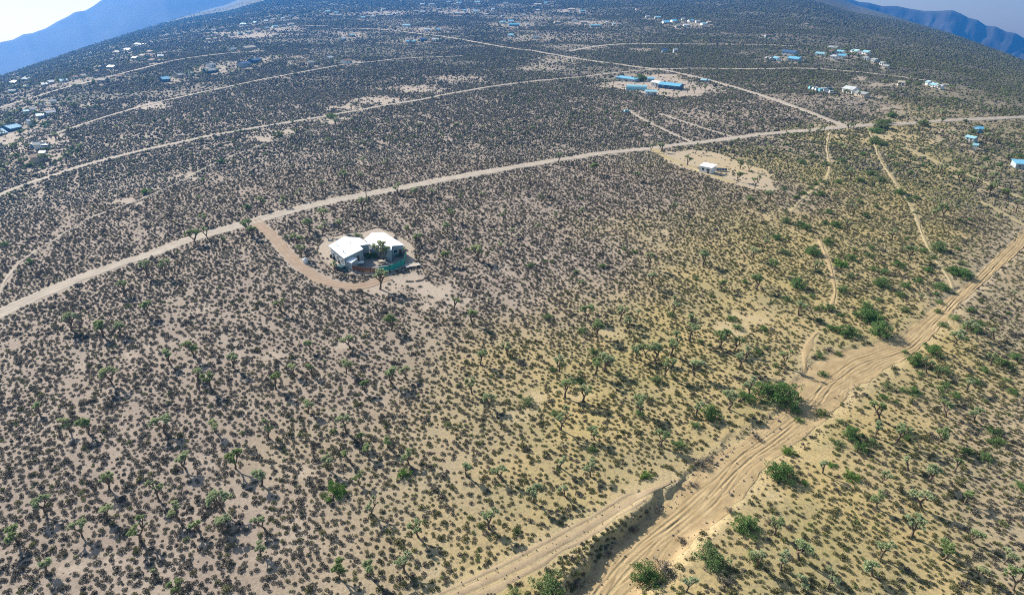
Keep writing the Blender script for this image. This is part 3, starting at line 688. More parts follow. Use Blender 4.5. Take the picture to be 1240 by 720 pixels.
def shrub_far_mesh(seed, m='shrub'):
    rn = random.Random(seed); mb = MB(); n = 7; V = []; 
    for k, (zr, rr) in enumerate(((0, .5), (.28, .52), (.48, .28))):
        for i in range(n):
            t = 2 * math.pi * (i + .5 * k) / n; r = rr * rn.uniform(.7, 1.2)
            V.append((r * math.cos(t), r * math.sin(t), zr * rn.uniform(.8, 1.25)))
    V.append((0, 0, .52)); F = []
    for k in range(2):
        for i in range(n):
            a, b = k * n + i, k * n + (i + 1) % n
            F += [(a, b, b + n), (a, b + n, a + n)]
    F += [(2 * n + i, 2 * n + (i + 1) % n, 3 * n) for i in range(n)]
    mb.add(V, F)
    for _ in range(22):
        v = rdir(rn, 0); p = v * .42; tri_blade(mb, p, p + (v + rdir(rn, -1) * .5) * .22, .09, rn)
    return mb.mesh("far_shrub", M[m])

def joshua(seed, height, spread, tips_max, lean=.1):
    """trunk + forking limbs and leaf rosettes; returns (trunk MB, crown MB)"""
    rn = random.Random(seed); tr = MB(); cr = MB()
    tips = []
    def limb(p, d, L, r, depth):
        n = 3; q = p
        for i in range(n):
            d2 = (d + Vector((rn.gauss(0, .13), rn.gauss(0, .13), rn.gauss(.05, .06)))).normalized()
            q2 = q + d2 * (L / n); tr.tube(q, q2, r * (1 - .12 * i), r * (1 - .12 * (i + 1)), 6)
            q = q2; d = d2
        if depth <= 0 or (depth < 3 and rn.random() < .1):
            tips.append((q, d)); return
        k = 2 if rn.random() < .6 else 3
        a0 = rn.uniform(0, 6.28)
        for i in range(k):
            t = a0 + i * 6.283 / k + rn.uniform(-.4, .4)
            out = Vector((math.cos(t), math.sin(t), 0)) * spread * rn.uniform(.7, 1.25)
            nd = (d * .75 + out + Vector((0, 0, .25))).normalized()
            limb(q, nd, L * rn.uniform(.55, .82), r * .76, depth - 1)
    h0 = height * rn.uniform(.24, .34)
    limb(Vector((0, 0, -.15)), Vector((rn.gauss(0, lean), rn.gauss(0, lean), 1)).normalized(), h0, .06 * height ** .8, tips_max)
    for (p, d) in tips:
        R = rn.uniform(.26, .40)
        for _ in range(60):                                     # green rosette
            v = (rdir(rn, -1) + d * .65).normalized()
            a = p + v * .07; tri_blade(cr, a, p + v * R * rn.uniform(.75, 1.1), .06, rn)
        for _ in range(12):                                     # hanging older leaves down the limb
            v = (rdir(rn, -1) - d * .6).normalized(); a = p - d * rn.uniform(.05, .4)
            tri_blade(cr, a, a + v * R * .6, .05, rn)
    return tr, cr

JK = [(1, 4.6, .5, 4), (2, 3.8, .6, 4), (3, 5.4, .45, 4), (4, 3.2, .7, 3), (5, 4.2, .5, 4), (6, 2.6, .5, 3), (7, 3.4, .4, 2), (8, 5.0, .6, 4), (9, 2.2, .35, 1), (10, 4.4, .65, 4)]
J_MESH = []
for (sd, h, sp, dpt) in JK:
    t_, c_2 = joshua(sd * 13 + 1, h, sp, dpt)
    zmax = max(v[2] for v in c_2.v)
    both = MB(); both.add(t_.v, t_.f); both.add(c_2.v, c_2.f)
    bm = mesh_np("joshua_both", both.v, both.f, [M['bark'], M['joshua']], mi=[0] * len(t_.f) + [1] * len(c_2.f))
    J_MESH.append((t_.mesh("trunk", M['bark']), c_2.mesh("crown", M['joshua']), bm, zmax))

def bush_mesh(seed, nclump, leafn, fl, matname='green'):
    """many-stemmed desert tree: limbs + thousands of small leaves in uneven clumps; unit radius"""
    rn = random.Random(seed); tr = MB(); cr = MB()
    for k in range(nclump):
        a = rn.uniform(0, 6.28); rr = rn.uniform(.0, .9) ** .8; z = rn.uniform(.22, 1.0) * (1 - .45 * rr) * fl
        c = Vector((math.cos(a) * rr, math.sin(a) * rr, z)); cs = rn.uniform(.12, .27)
        mid = c * .5 + Vector((rn.gauss(0, .05), rn.gauss(0, .05), -.03))
        tr.tube((0, 0, -.05), mid, .035, .022, 5); tr.tube(mid, c, .022, .01, 5)
        for _ in range(leafn):
            v = rdir(rn, -.75); p = c + Vector((v.x, v.y, v.z * .75)) * cs * rn.uniform(.35, 1.05) ** .7
            if p.z < .02: p.z = rn.uniform(.02, .1)
            tri_blade(cr, p, p + (v + rdir(rn, -1)).normalized() * rn.uniform(.045, .085), .026, rn)
    return tr, cr
B_MESH = []
for sd, nc, ln, fl, mt in ((1, 44, 75, .85, 'green'), (2, 34, 75, .75, 'green'), (3, 50, 70, .62, 'green'), (4, 26, 75, .75, 'green'), (5, 28, 85, .75, 'bright_green'), (6, 28, 45, .65, 'dry')):
    t_, c_2 = bush_mesh(sd * 7, nc, ln, fl)
    both = MB(); both.add(t_.v, t_.f); both.add(c_2.v, c_2.f)
    B_MESH.append((t_.mesh("limbs", M['bark']), c_2.mesh("foliage", M[mt]),
                   mesh_np("bush_both", both.v, both.f, [M['bark'], M[mt]], mi=[0] * len(t_.f) + [1] * len(c_2.f))))

S_MESH = [shrub_mesh(100 + i) for i in range(6)] + [shrub_mesh(120 + i, 110, 60, 'olive') for i in range(6)]
SF_MESH = [shrub_far_mesh(200 + i) for i in range(4)] + [shrub_far_mesh(220 + i, 'olive') for i in range(4)]

def gn_scatter(name, P, scl, meshes, label, seed=0, pick=None):
    """one object: geometry nodes put plant copies on the points of its mesh"""
    n = len(P)
    me = bpy.data.meshes.new(name); me.from_pydata(P.tolist(), [], []); me.update()
    rs = np.random.default_rng(seed)
    a = me.attributes.new('scl', 'FLOAT_VECTOR', 'POINT'); 
    sv = np.stack([scl * rs.uniform(.85, 1.2, n), scl * rs.uniform(.85, 1.2, n), scl * rs.uniform(.75, 1.15, n)], 1)
    a.data.foreach_set('vector', sv.astype(np.float32).ravel())
    a = me.attributes.new('rot', 'FLOAT_VECTOR', 'POINT')
    rv = np.stack([rs.normal(0, .06, n), rs.normal(0, .06, n), rs.uniform(0, 6.283, n)], 1)
    a.data.foreach_set('vector', rv.astype(np.float32).ravel())
    a = me.attributes.new('pick', 'INT', 'POINT'); a.data.foreach_set('value', (pick if pick is not None else rs.integers(0, len(meshes), n)).astype(np.int32))
    o = link(name, me)
    src = bpy.data.collections.new(name + "_kinds")
    for i, m_ in enumerate(meshes):
        src.objects.link(bpy.data.objects.new(f"{name}_kind_{i}", m_))
    ng = bpy.data.node_groups.new(name, 'GeometryNodeTree')
    ng.interface.new_socket(name="Geometry", in_out='INPUT', socket_type='NodeSocketGeometry')
    ng.interface.new_socket(name="Geometry", in_out='OUTPUT', socket_type='NodeSocketGeometry')
    N = ng.nodes.new; L = ng.links.new
    gi = N('NodeGroupInput'); go = N('NodeGroupOutput'); iop = N('GeometryNodeInstanceOnPoints'); ci = N('GeometryNodeCollectionInfo')
    ci.inputs['Collection'].default_value = src; ci.inputs['Separate Children'].default_value = True; ci.inputs['Reset Children'].default_value = True
    iop.inputs['Pick Instance'].default_value = True
    def attr(nm, t):
        x = N('GeometryNodeInputNamedAttribute'); x.data_type = t; x.inputs['Name'].default_value = nm; return x.outputs[0]
    L(gi.outputs[0], iop.inputs['Points']); L(ci.outputs[0], iop.inputs['Instance'])
    L(attr('pick', 'INT'), iop.inputs['Instance Index']); L(attr('rot', 'FLOAT_VECTOR'), iop.inputs['Rotation']); L(attr('scl', 'FLOAT_VECTOR'), iop.inputs['Scale'])
    L(iop.outputs[0], go.inputs[0])
    md = o.modifiers.new("scatter", 'NODES'); md.node_group = ng
    tag(o, label, kind='stuff')
    return o

# ------------------------------------------------------------------ plants: places
def free_of_roads(x, y, margin=.3):
    ok = np.ones(x.shape, bool)
    for nm, P in road_w.items():
        w = ROADS[nm][0]
        D, _, _ = poly_dist(x, y, P, w + 2)
        ok &= D > w * .5 + margin
    return ok

def jitter_points(r0, r1, cell, keep=1.0, azlim=70):
    m = r1 + 2
    gx = np.arange(-m * 1.0, m * 1.02, cell); gy = np.arange(-m * .15, m, cell)
    X, Y = np.meshgrid(gx, gy); X[::2] += cell * .5; X, Y = X * .94 - Y * .34, X * .34 + Y * .94; X = X.ravel() + rng.uniform(-.34, .34, X.size) * cell; Y = Y.ravel() + rng.uniform(-.34, .34, Y.size) * cell
    r = np.hypot(X, Y); a = np.degrees(np.arctan2(X, Y))
    k = (r > r0) & (r < r1) & (np.abs(a) < azlim) & (rng.random(X.size) < keep)
    return X[k], Y[k]

sx, sy, ss, so = [], [], [], []
for (r0, r1, cell, sc) in ((45, 330, 1.16, .79), (45, 260, 1.3, .42), (45, 170, .85, .62), (330, 560, 1.45, 1.06), (560, 950, 2.05, 1.4), (950, 1500, 3.6, 2.1), (1500, 2500, 6.2, 3.4)):
    X, Y = jitter_points(r0, r1, cell)
    y_, b_, px, py = zones(X, Y)
    c, dp, hw, lat, D = wash_profile(X, Y)
    dens = (.97 if sc > .5 else .45) + .18 * (fbm(X / 7, Y / 9, 90, 3) - .5) * 2
    dens *= 1 - .45 * sstep(.62, .72, fbm((X + .5 * Y) / 3.5, (Y - .5 * X) / 28, 211, 3))
    dens -= .03 * y_
    dens *= 1 - .6 * sstep(.50, .66, fbm(X / 110 + 5, Y / 60, 133, 4)) * sstep(300, 550, np.hypot(X, Y))                                              # thinner on the yellow soil
    dens -= .12 * sstep(.52, .66, fbm(X / 25, Y / 25, 33, 3))
    dens = np.where((D < 25), dens * sstep(-.3, .6, np.abs(lat) - hw) * (.55 + .45 * sstep(1, 12, np.abs(lat) - hw)), dens)
    dens = dens * (1 - np.clip(b_ * 1.1, 0, .93))
    # a hedge of scrub along the top of the cut bank and along the far side of the bank track
    strip = (D < 25) & (lat > hw + .2) & (lat < hw + 4.5) & (py > 585)
    dens = np.where(strip, .95, dens if sc != .62 else 0)
    k = (rng.random(X.size) < dens) & (px > -420) & (px < 1660) & (py < 1000)
    X, Y, px, py, y_ = X[k], Y[k], px[k], py[k], y_[k]
    k = free_of_roads(X, Y, .25)
    X, Y, y_ = X[k], Y[k], y_[k]
    size = sc * np.clip(rng.lognormal(-.08, .27, X.size), .4, 2.0) * (1 - .08 * y_)
    sx.append(X); sy.append(Y); ss.append(size); so.append(rng.random(X.size) < .14 + .75 * y_ + .35 * sstep(330, 700, np.hypot(X, Y)) * sstep(-150, 250, X))
SX = np.concatenate(sx); SY = np.concatenate(sy); SS = np.concatenate(ss); SO = np.concatenate(so)
SZ = ground_z(SX, SY) - .03
spx, spy, sdep = project(SX, SY, SZ)
show = SS / sdep * ((spx > 4) & (spx < 1236) & (spy < 712))
order = np.argsort(-show)
near_ids = order[:300]
rest = np.ones(len(SX), bool); rest[near_ids] = False
R_ = np.hypot(SX, SY)
for nm, k, ms, lb in (("scrub_cover", rest & (R_ < 300), S_MESH, "dense low grey desert shrubs covering the near plain"),
                      ("distant_scrub", rest & (R_ >= 300), SF_MESH, "dense low grey scrub covering the plain farther off")):
    gn_scatter(nm, np.stack([SX, SY, SZ], 1)[k], SS[k], ms, lb, seed=3, pick=rng.integers(0, len(ms) // 2, k.sum()) + SO[k] * (len(ms) // 2))
def shrub_zone(px, py, sz):
    a = "large rounded" if sz > 1.15 else ("mid-sized" if sz > .9 else "small")
    for x1, ph in ((90, "grey desert shrub on pinkish soil in the bottom left corner"), (180, "grey desert shrub on pinkish soil right of the bottom left corner"), (270, "grey desert shrub in the scrub of the lower left"),
                   (360, "grey desert shrub in the scrub at lower left of centre"), (450, "grey desert shrub in scrub farther left of the bank track"), (560, "grey desert shrub in scrub just left of the bank track"),
                   (700, "brown-grey shrub on the bank between graded track and wash"), (860, "brown shrub on the sandy right edge of the wash"), (1020, "brown shrub on yellow soil right of the wash"), (1300, "brown shrub on yellow soil in the bottom right corner")):
        if px < x1: return a + " " + ph
for i in near_ids:
    o = link("desert_shrub", S_MESH[i % 6 + 6 * int(SO[i])], loc=(SX[i], SY[i], SZ[i]), rz=random.uniform(0, 6.28))
    s = SS[i]; o.scale = (s * random.uniform(.9, 1.15), s * random.uniform(.9, 1.15), s)
    tag(o, shrub_zone(spx[i], spy[i], SS[i]), "shrub", "low shrubs of the desert scrub in the foreground")

# --- Joshua trees seen one by one: base pixel, height in metres
JT = [(86, 400, 4.6), (125, 407, 4), (145, 405, 3.2), (180, 382, 4), (136, 465, 4.6), (207, 442, 3.8), (235, 432, 4.8), (282, 445, 4.2), (240, 460, 3.5), (257, 472, 4.4), (85, 522, 3.4), (107, 525, 3.8), (200, 525, 4), (260, 522, 2.8), (48, 500, 2.6), (-4, 486, 4),
 (474, 400, 4.2), (572, 392, 4), (582, 442, 4.4), (572, 477, 4), (334, 471, 4.6), (419, 452, 3.4), (475, 465, 4.4), (420, 524, 5), (442, 474, 3), (325, 530, 4), (470, 541, 3.4), (440, 541, 3.4), (379, 455, 3), (357, 455, 3), (425, 420, 3), (492, 458, 3), (373, 500, 3), (615, 430, 3.4), (341, 378, 4), (375, 425, 3), (592, 492, 3.4),
 (721, 408, 4.4), (712, 388, 4), (750, 388, 4), (760, 398, 3.4), (834, 412, 6), (815, 380, 4.6), (812, 430, 6), (769, 433, 3.6), (782, 433, 4), (793, 435, 4.4), (804, 456, 4.6), (871, 420, 4.6), (889, 424, 4), (895, 445, 5.6), (841, 455, 4.4), (721, 453, 5), (731, 449, 4.4), (677, 450, 4), (684, 481, 5.2), (706, 485, 4.2), (679, 520, 5.4), (776, 500, 4.2), (882, 495, 4.6), (907, 478, 4.4), (842, 505, 3.4), (800, 540, 3.6), (720, 532, 3),
 (967, 382, 4), (949, 443, 4.8), (1154, 418, 4), (1166, 405, 4.2), (1121, 451, 4), (1204, 411, 2.6), (1065, 508, 4.4), (1146, 505, 3.8), (1085, 535, 4.4), (1135, 537, 4), (1200, 442, 3.2), (1135, 480, 3), (1170, 472, 3.2), (1060, 530, 3.4), (1180, 510, 3.4),
 (132, 592, 4.4), (192, 605, 5), (54, 620, 4.4), (285, 567, 5), (270, 617, 5.4), (225, 567, 4.2), (217, 630, 4.4), (170, 655, 5.6), (130, 630, 4), (100, 650, 4), (270, 645, 4.4), (187, 697, 1.8), (55, 697, 3.4), (22, 655, 4), (220, 722, 4), (240, 640, 3.2),
 (395, 567, 4), (445, 552, 3.2), (495, 562, 3.6), (435, 587, 3.2), (450, 622, 4.2), (565, 577, 4), (592, 640, 5), (507, 650, 4), (490, 692, 4), (447, 697, 4.6), (410, 700, 4.2), (609, 580, 3.6), (321, 640, 3.6), (317, 587, 4), (315, 672, 3), (425, 560, 3.4),
 (645, 607, 4.6), (715, 577, 4), (677, 565, 3.4), (684, 600, 3.2), (830, 716, 3.2), (920, 685, 4.2),
 (996, 572, 3.8), (1067, 583, 3.4), (1061, 615, 4), (1125, 582, 4.4), (1117, 615, 4.2), (1103, 650, 5), (1066, 676, 4.4), (1142, 677, 4.2), (967, 677, 4.8), (1002, 712, 4.4), (945, 690, 3.6), (972, 714, 3.4), (1178, 657, 3.4), (1227, 714, 5), (1167, 610, 3.2), (1156, 570, 3), (1100, 570, 3.2), (937, 647, 4), (1057, 697, 3.4), (1215, 682, 3.4), (1185, 700, 3),
 (319, 252, 4.6), (345, 250, 4), (362, 242, 4.4), (391, 230, 4), (419, 222, 5.4), (436, 220, 4), (440, 200, 4), (467, 206, 5), (482, 235, 4.4), (438, 255, 5), (390, 268, 4.6), (374, 280, 4.4), (391, 285, 4.6), (360, 298, 4.6), (365, 311, 4), (410, 279, 4), (547, 268, 4.6), (541, 283, 4), (495, 288, 4.6), (609, 268, 4), (580, 315, 4.8), (539, 319, 4), (460, 350, 5.8), (522, 238, 3.4), (504, 240, 4), (503, 298, 4), (557, 245, 4),
 (237, 296, 4.8), (252, 290, 4.8), (178, 336, 5), (199, 336, 5), (250, 272, 4), (299, 282, 4.6), (150, 356, 4), (306, 288, 4),
 (676, 196, 4.6), (720, 211, 4.6), (787, 325, 5.4), (815, 258, 4), (771, 220, 4), (832, 200, 5), (894, 220, 4.4), (914, 228, 5.4), (896, 205, 4.4), (907, 208, 4.4), (790, 345, 4), (851, 320, 4.4), (910, 315, 4), (915, 350, 4.4), (842, 186, 5), (800, 184, 4.4), (788, 184, 4.4), (930, 244, 4.4), (905, 250, 4),
 (832, 113, 5), (849, 109, 5), (841, 113, 4.6), (854, 111, 4.6), (868, 114.5, 5), (822, 97, 5), (797, 93, 5.4), (743, 102, 4.6), (732, 107, 5), (820, 118.5, 4.6), (804, 119.5, 4.6), (837, 104, 4.6),
 (1030, 218, 5), (1012, 245, 4.4), (1029, 258, 4.4), (1139, 213, 5.4), (1160, 221, 5), (1176, 230, 6.6), (1197, 235, 4.4), (1207, 228, 4), (1216, 241, 4.4), (1230, 256, 5.4), (1130, 266, 4.6), (1143, 264, 5), (1026, 281, 4.4), (1100, 315, 4.4), (935, 330, 4), (925, 300, 4), (985, 330, 3.6), (1080, 290, 3.6)]
JZ = [  # (x0, x1, y0, y1, phrase)
 (0, 150, 420, 560, "in the scrub at the left edge"), (150, 320, 420, 560, "in scrub on the left below the road"), (0, 320, 300, 420, "just below the main dirt road on the left"),
 (-20, 150, 560, 740, "near the bottom left corner"), (150, 320, 560, 740, "in scrub right of the bottom left corner"), (320, 470, 540, 740, "in the scrub left of the bank track"), (470, 630, 540, 740, "just above the bank track"),
 (630, 730, 540, 740, "between the scrub and the bank track"), (730, 960, 600, 740, "right of the wash near the bottom"), (320, 460, 360, 540, "below the driveway and house"), (460, 640, 360, 540, "at the centre below the house yard"),
 (640, 740, 360, 540, "left of the dense Joshua grove"), (740, 860, 360, 540, "in the grove above the wash bend"), (860, 960, 360, 540, "right of the grove beside the wash bend"), (730, 960, 530, 600, "at the wash bend"),
 (960, 1110, 360, 560, "along the right side of the wash"), (1110, 1260, 360, 560, "right of the dirt road at right edge"), (960, 1090, 560, 740, "at bottom right below the bare sand"), (1090, 1260, 560, 740, "near the bottom right corner"),
 (310, 410, 215, 320, "between the main road and the driveway"), (410, 520, 190, 262, "beside the main road above the house"), (480, 640, 225, 330, "in scrub right of the white-roofed house"), (230, 310, 260, 300, "at the driveway junction"),
 (640, 830, 170, 262, "by the main road left of white shed"), (830, 960, 170, 262, "around the white shed's bare lot"), (760, 960, 262, 360, "in scrub below the white shed"), (960, 1110, 170, 360, "among green bushes of the upper right draw"), (1110, 1260, 170, 360, "along the dirt road at the right edge"), (725, 875, 88, 125, "on the sandy lot round the blue-roofed ranch"), (0, 1300, 0, 900, "in the open scrub")]
ORD = ["first", "second", "third", "fourth", "fifth", "sixth", "seventh", "eighth", "ninth", "tenth", "eleventh", "twelfth", "thirteenth", "fourteenth", "fifteenth", "sixteenth", "seventeenth", "eighteenth", "nineteenth", "twentieth"]
def size_word(h): return "tall" if h >= 4.9 else ("mid-sized" if h >= 3.8 else "small")
def zone_of(px, py):
    for i, z in enumerate(JZ):
        if z[0] <= px < z[1] and z[2] <= py < z[3]: return i
    return len(JZ) - 1
taken = []
def plant_joshua(x, y, h, kind, label, group):
    t_, c_2, b_2, zm = J_MESH[kind]
    e = link("joshua_tree", None, loc=(x, y, gz(x, y) - .05), rz=random.uniform(0, 6.28))
    s = h / zm; wd = random.uniform(.95, 1.2)
    e.scale = (s * wd, s * wd, s)
    tag(e, label, "Joshua tree", group)
    link("trunk", t_, e); link("crown", c_2, e)
    taken.append((x, y))
    return e
byzone = {}
for (px, py, h) in JT: byzone.setdefault((zone_of(px, py), size_word(h)), []).append((px, py, h))
for (z, sw), L_ in byzone.items():
    L_.sort()
    n = len(L_)
    for i, (px, py, h) in enumerate(L_):
        x, y = at(px, py)[0]
        h *= .88 if py > 540 else (1.06 if py > 420 else 1.16)
        kinds = [k for k in range(10) if abs(J_MESH[k][3] / h - 1) < .38] or [0]
        ph = JZ[z][4]
        lb = f"{sw} Joshua tree {ph}" if n == 1 else (f"{sw} Joshua tree, {ORD[i]} from left of {n}, {ph}" if len(ph.split()) < 9 else f"{sw} Joshua tree, {ORD[i]} of {n}, {ph}")
        plant_joshua(x, y, h, random.choice(kinds), lb, "Joshua trees standing over the scrub")
n_hand = len(JT)

# --- green bushes and small trees seen one by one: pixel of the base, radius m, kind
GB = [(945, 482, 4.6, 0), (926, 476, 3.0, 1), (902, 484, 2.8, 3), (860, 503, 2.8, 1), (640, 488, 1.9, 3), (630, 440, 1.6, 5), (917, 427, 1.6, 3), (822, 541, 1.7, 3), (892, 398, 1.7, 3), (1002, 374, 2.3, 1), (1007, 400, 2.0, 3), (1027, 404, 3.0, 0), (1053, 386, 4.0, 2), (1066, 405, 3.8, 0), (1048, 372, 2.4, 3),
 (992, 431, 1.5, 3), (1015, 428, 1.2, 3), (1130, 427, 2.8, 1), (1109, 440, 2.8, 0), (1140, 451, 2.4, 3), (1105, 476, 1.8, 1), (1157, 387, 2.1, 3), (1177, 399, 2.6, 0), (1215, 443, 2.2, 1), (1095, 377, 1.9, 3), (1030, 529, 2.4, 0), (1097, 530, 1.7, 3), (1055, 537, 1.5, 1), (955, 547, 1.6, 4), (1142, 394, 1.5, 3), (1180, 464, 1.6, 3), (1210, 537, 1.5, 3), (1192, 449, 1.5, 1), (991, 389, 1.5, 3),
 (405, 597, 2.5, 4), (489, 576, 1.7, 4), (782, 577, 1.3, 4), (667, 719, 3.3, 1), (786, 696, 3.0, 0), (804, 688, 2.4, 5), (860, 678, 2.9, 1), (901, 640, 2.6, 0), (943, 577, 3.1, 0), (880, 708, 1.6, 5), (912, 678, 1.7, 3), (1030, 578, 1.7, 4), (1007, 564, 1.0, 4), (975, 586, .9, 4), (934, 632, 1.5, 5), (625, 722, 1.6, 3), (1237, 592, 1.8, 3), (698, 330, 1.4, 3), (848, 561, 1.9, 5), (838, 586, 1.2, 5), (857, 556, 1.2, 5), (918, 530, 1.3, 5), (826, 648, 1.2, 5), (884, 618, 1.1, 5), (1003, 424, 1.3, 5), (700, 700, 1.4, 5), (738, 662, 1.3, 5), (768, 634, 1.2, 5), (795, 612, 1.2, 5),
 (448, 311.5, 2.0, 4), (454, 311.5, 1.9, 0), (469, 312, 1.5, 1), (484, 310, 1.5, 3), (432, 287, 2.1, 3), (487, 303, 1.5, 3), (536, 331, 1.9, 5), (36, 202, 3.0, 3), (177, 234, 2.8, 4), (269, 197, 3.0, 1), (245, 201, 2.6, 5), (36, 318, 1.8, 4), (7, 297, 2.0, 3), (300, 252, 1.9, 1), (402, 143, 4.4, 4), (338, 165, 3.5, 1), (774, 98, 6.4, 0), (780, 96, 5, 2),
 (971, 198, 3.0, 0), (992, 236, 2.7, 1), (996, 221, 2.4, 3), (951, 269, 2.6, 0), (967, 273, 2.6, 1), (976, 278, 2.6, 3), (1011, 274, 2.4, 0), (942, 290, 2.3, 1), (949, 307, 2.5, 3), (984, 308, 2.9, 0), (1001, 295, 2.3, 1), (1016, 321, 2.7, 4), (1029, 314, 2.4, 1), (966, 348, 3.2, 0), (1022, 353, 2.5, 1), (1066, 346, 2.9, 0), (1087, 323, 2.3, 1), (1097, 348, 2.0, 3), (1135, 302, 3.6, 0), (1165, 333, 3.9, 2), (1152, 330, 2.8, 1), (1090, 235, 2.7, 0), (1099, 243, 2.3, 1), (1066, 219, 2.8, 0), (1055, 212, 2.8, 1), (1102, 190, 2.8, 5), (1040, 219, 2.4, 3), (1070, 331, 2.1, 3), (1124, 328, 2.1, 1), (1119, 305, 1.9, 3), (1140, 350, 2.6, 0), (1112, 341, 1.9, 3),
 (964, 240, 2, 3), (972, 235, 1.8, 1), (981, 229, 1.8, 3), (988, 224, 1.8, 1), (1068, 155, 5.5, 0), (1060, 160, 4.6, 2), (1075, 149, 3.6, 1), (1058, 173, 4.4, 0), (1066, 176, 3.4, 3), (1118, 152, 4.6, 1), (1080, 142, 4, 0), (1108, 240, 2, 3), (1002, 258, 2.2, 1), (1040, 245, 2.2, 3), (1048, 262, 2.0, 1), (1015, 222, 2.2, 3), (1000, 200, 2.4, 1), (983, 190, 2.4, 3), (1020, 195, 2.4, 1), (1045, 188, 2.4, 3), (1080, 190, 2.2, 3), (1058, 235, 1.9, 3), (1030, 335, 1.8, 3), (1052, 310, 1.8, 1)]
_gr = random.Random(77)
while len(GB) < 235:
    _x = _gr.uniform(945, 1175); _y = _gr.uniform(172, 370)
    if _gr.random() < .3: _x = _gr.uniform(960, 1235); _y = _gr.uniform(370, 560)
    if _gr.random() < .18: _x = _gr.uniform(640, 940); _y = _gr.uniform(300, 560)
    if min((_x - g[0]) ** 2 + (_y - g[1]) ** 2 for g in GB) > 90: GB.append((round(_x), round(_y), round(_gr.uniform(.9, 1.9), 1), 6))
GZ = [(640, 760, 590, 740, "at the bottom beside the bank and wash"), (760, 960, 590, 740, "right of the wash near the bottom"), (700, 1060, 500, 590, "beside the middle bend of the wash"), (840, 960, 400, 500, "left of the wash bend"), (960, 1085, 360, 440, "inside the wash's upper bend"),
      (1085, 1260, 360, 480, "right of the wash's upper end"), (1060, 1260, 480, 600, "in scrub near the right edge"), (380, 500, 270, 320, "by the white-roofed house"), (930, 1060, 180, 262, "right of the white shed's lot"), (1040, 1130, 180, 262, "along the upper sandy gully"),
      (930, 1045, 262, 360, "by the sand path at upper right"), (1045, 1180, 262, 360, "beside the lower sandy gully"), (1040, 1130, 135, 180, "where the road crosses the gully"), (760, 790, 80, 110, "behind the blue-roofed ranch"), (0, 330, 180, 330, "between the left dirt roads"), (0, 1300, 0, 900, "standing alone in the open scrub")]
B_MESH.append(B_MESH[3])
kw = {6: "scrubby young green", 0: "dense green rounded", 1: "loose green", 2: "broad low green", 3: "small green", 4: "bright green", 5: "grey half-dry"}
bz = {}
for g in GB:
    z = next(i for i, q in enumerate(GZ) if q[0] <= g[0] < q[1] and q[2] <= g[1] < q[3])
    bz.setdefault((z, g[3]), []).append(g)
for (z, k), L_ in bz.items():
    L_.sort()
    for i, (px, py, r, _) in enumerate(L_):
        x, y = at(px, py)[0]
        e = link("desert_bush", None, loc=(x, y, gz(x, y) - .05), rz=random.uniform(0, 6.28))
        e.scale = (r, r * random.uniform(.8, 1.05), r * random.uniform(.85, 1.1))
        n = len(L_)
        tag(e, f"{kw[k]} bush {GZ[z][4]}" if n == 1 or k == 6 else f"{kw[k]} bush, {ORD[i]} from left of {n}, {GZ[z][4]}", "bush", "green bushes along the washes and yards")
        link("limbs", B_MESH[k][0], e); link("foliage", B_MESH[k][1], e)
        taken.append((x, y))

# --- filler Joshua trees, smaller or paler in the photograph
fx, fy, fh = [], [], []
for (r0, r1, cell, keep) in ((60, 330, 12, .22), (330, 700, 10.5, .8), (700, 1500, 13, .9), (1500, 3300, 20, .95)):
    X, Y = jitter_points(r0, r1, cell, keep)
    y_, b_, px, py = zones(X, Y)
    cl = fbm(X / 70, Y / 70, 15, 3)
    k = (rng.random(X.size) < np.clip((cl - .3) * 2.2, .08, 1)) & (b_ < .75) & (px > -420) & (px < 1660) & (py < 1000)
    X, Y = X[k], Y[k]
    k = free_of_roads(X, Y, 1.5); c, dp, hw, lat, D = wash_profile(X, Y); k &= ~((D < 25) & (np.abs(lat) < hw + 1.5))
    X, Y = X[k], Y[k]
    fx.append(X); fy.append(Y); fh.append(rng.uniform(2.0, 4.2, X.size) * (1 if r1 < 400 else 1.15 if r1 < 1000 else 1.3))
FX = np.concatenate(fx); FY = np.concatenate(fy); FH = np.concatenate(fh)
TK = np.array(taken)
near = (np.abs(FX) < 400) & (FY < 500)
dmin = np.full(len(FX), 1e9)
for t in TK: dmin = np.minimum(dmin, np.hypot(FX - t[0], FY - t[1]))
ctr = yard_w.mean(0); k = (dmin > 5) & (np.hypot(FX - ctr[0], FY - ctr[1]) > 17)
FX, FY, FH = FX[k], FY[k], FH[k]
FZ = ground_z(FX, FY)
fpx, fpy, fdep = project(FX, FY, FZ)
o_ = np.argsort(fdep / FH + 1e6 * ((fpx < -5) | (fpx > 1245) | (fpy > 724)))
n_ind = max(0, 300 - n_hand)
for i in o_[:n_ind]:
    kinds = [q for q in range(10) if abs(J_MESH[q][3] / FH[i] - 1) < .45] or [5]
    z = zone_of(fpx[i], fpy[i])
    plant_joshua(FX[i], FY[i], FH[i], random.choice(kinds), f"sparse pale young Joshua tree half lost {JZ[z][4]}", "young Joshua trees half lost in the scrub")
r2 = o_[n_ind:]
_ex = []
for _q in SETTLE.values():
    for _b in _q:
        c0 = at((_b[0] + _b[2]) / 2, (_b[1] + _b[3]) / 2)[0]; u0 = c0 / np.linalg.norm(c0); c0 = c0 + u0 * 5
        for _ in range(7):
            t0 = random.uniform(0, 6.28); rr_ = random.uniform(10, 30); _ex.append((c0[0] + rr_ * math.cos(t0), c0[1] + rr_ * math.sin(t0)))
_ex = np.array(_ex)
P_ = np.stack([FX, FY, FZ], 1)[r2]; sc_ = FH[r2] / 4.2
P_ = np.vstack([P_, np.stack([_ex[:, 0], _ex[:, 1], ground_z(_ex[:, 0], _ex[:, 1])], 1)]); sc_ = np.concatenate([sc_, rng.uniform(.8, 1.7, len(_ex))])
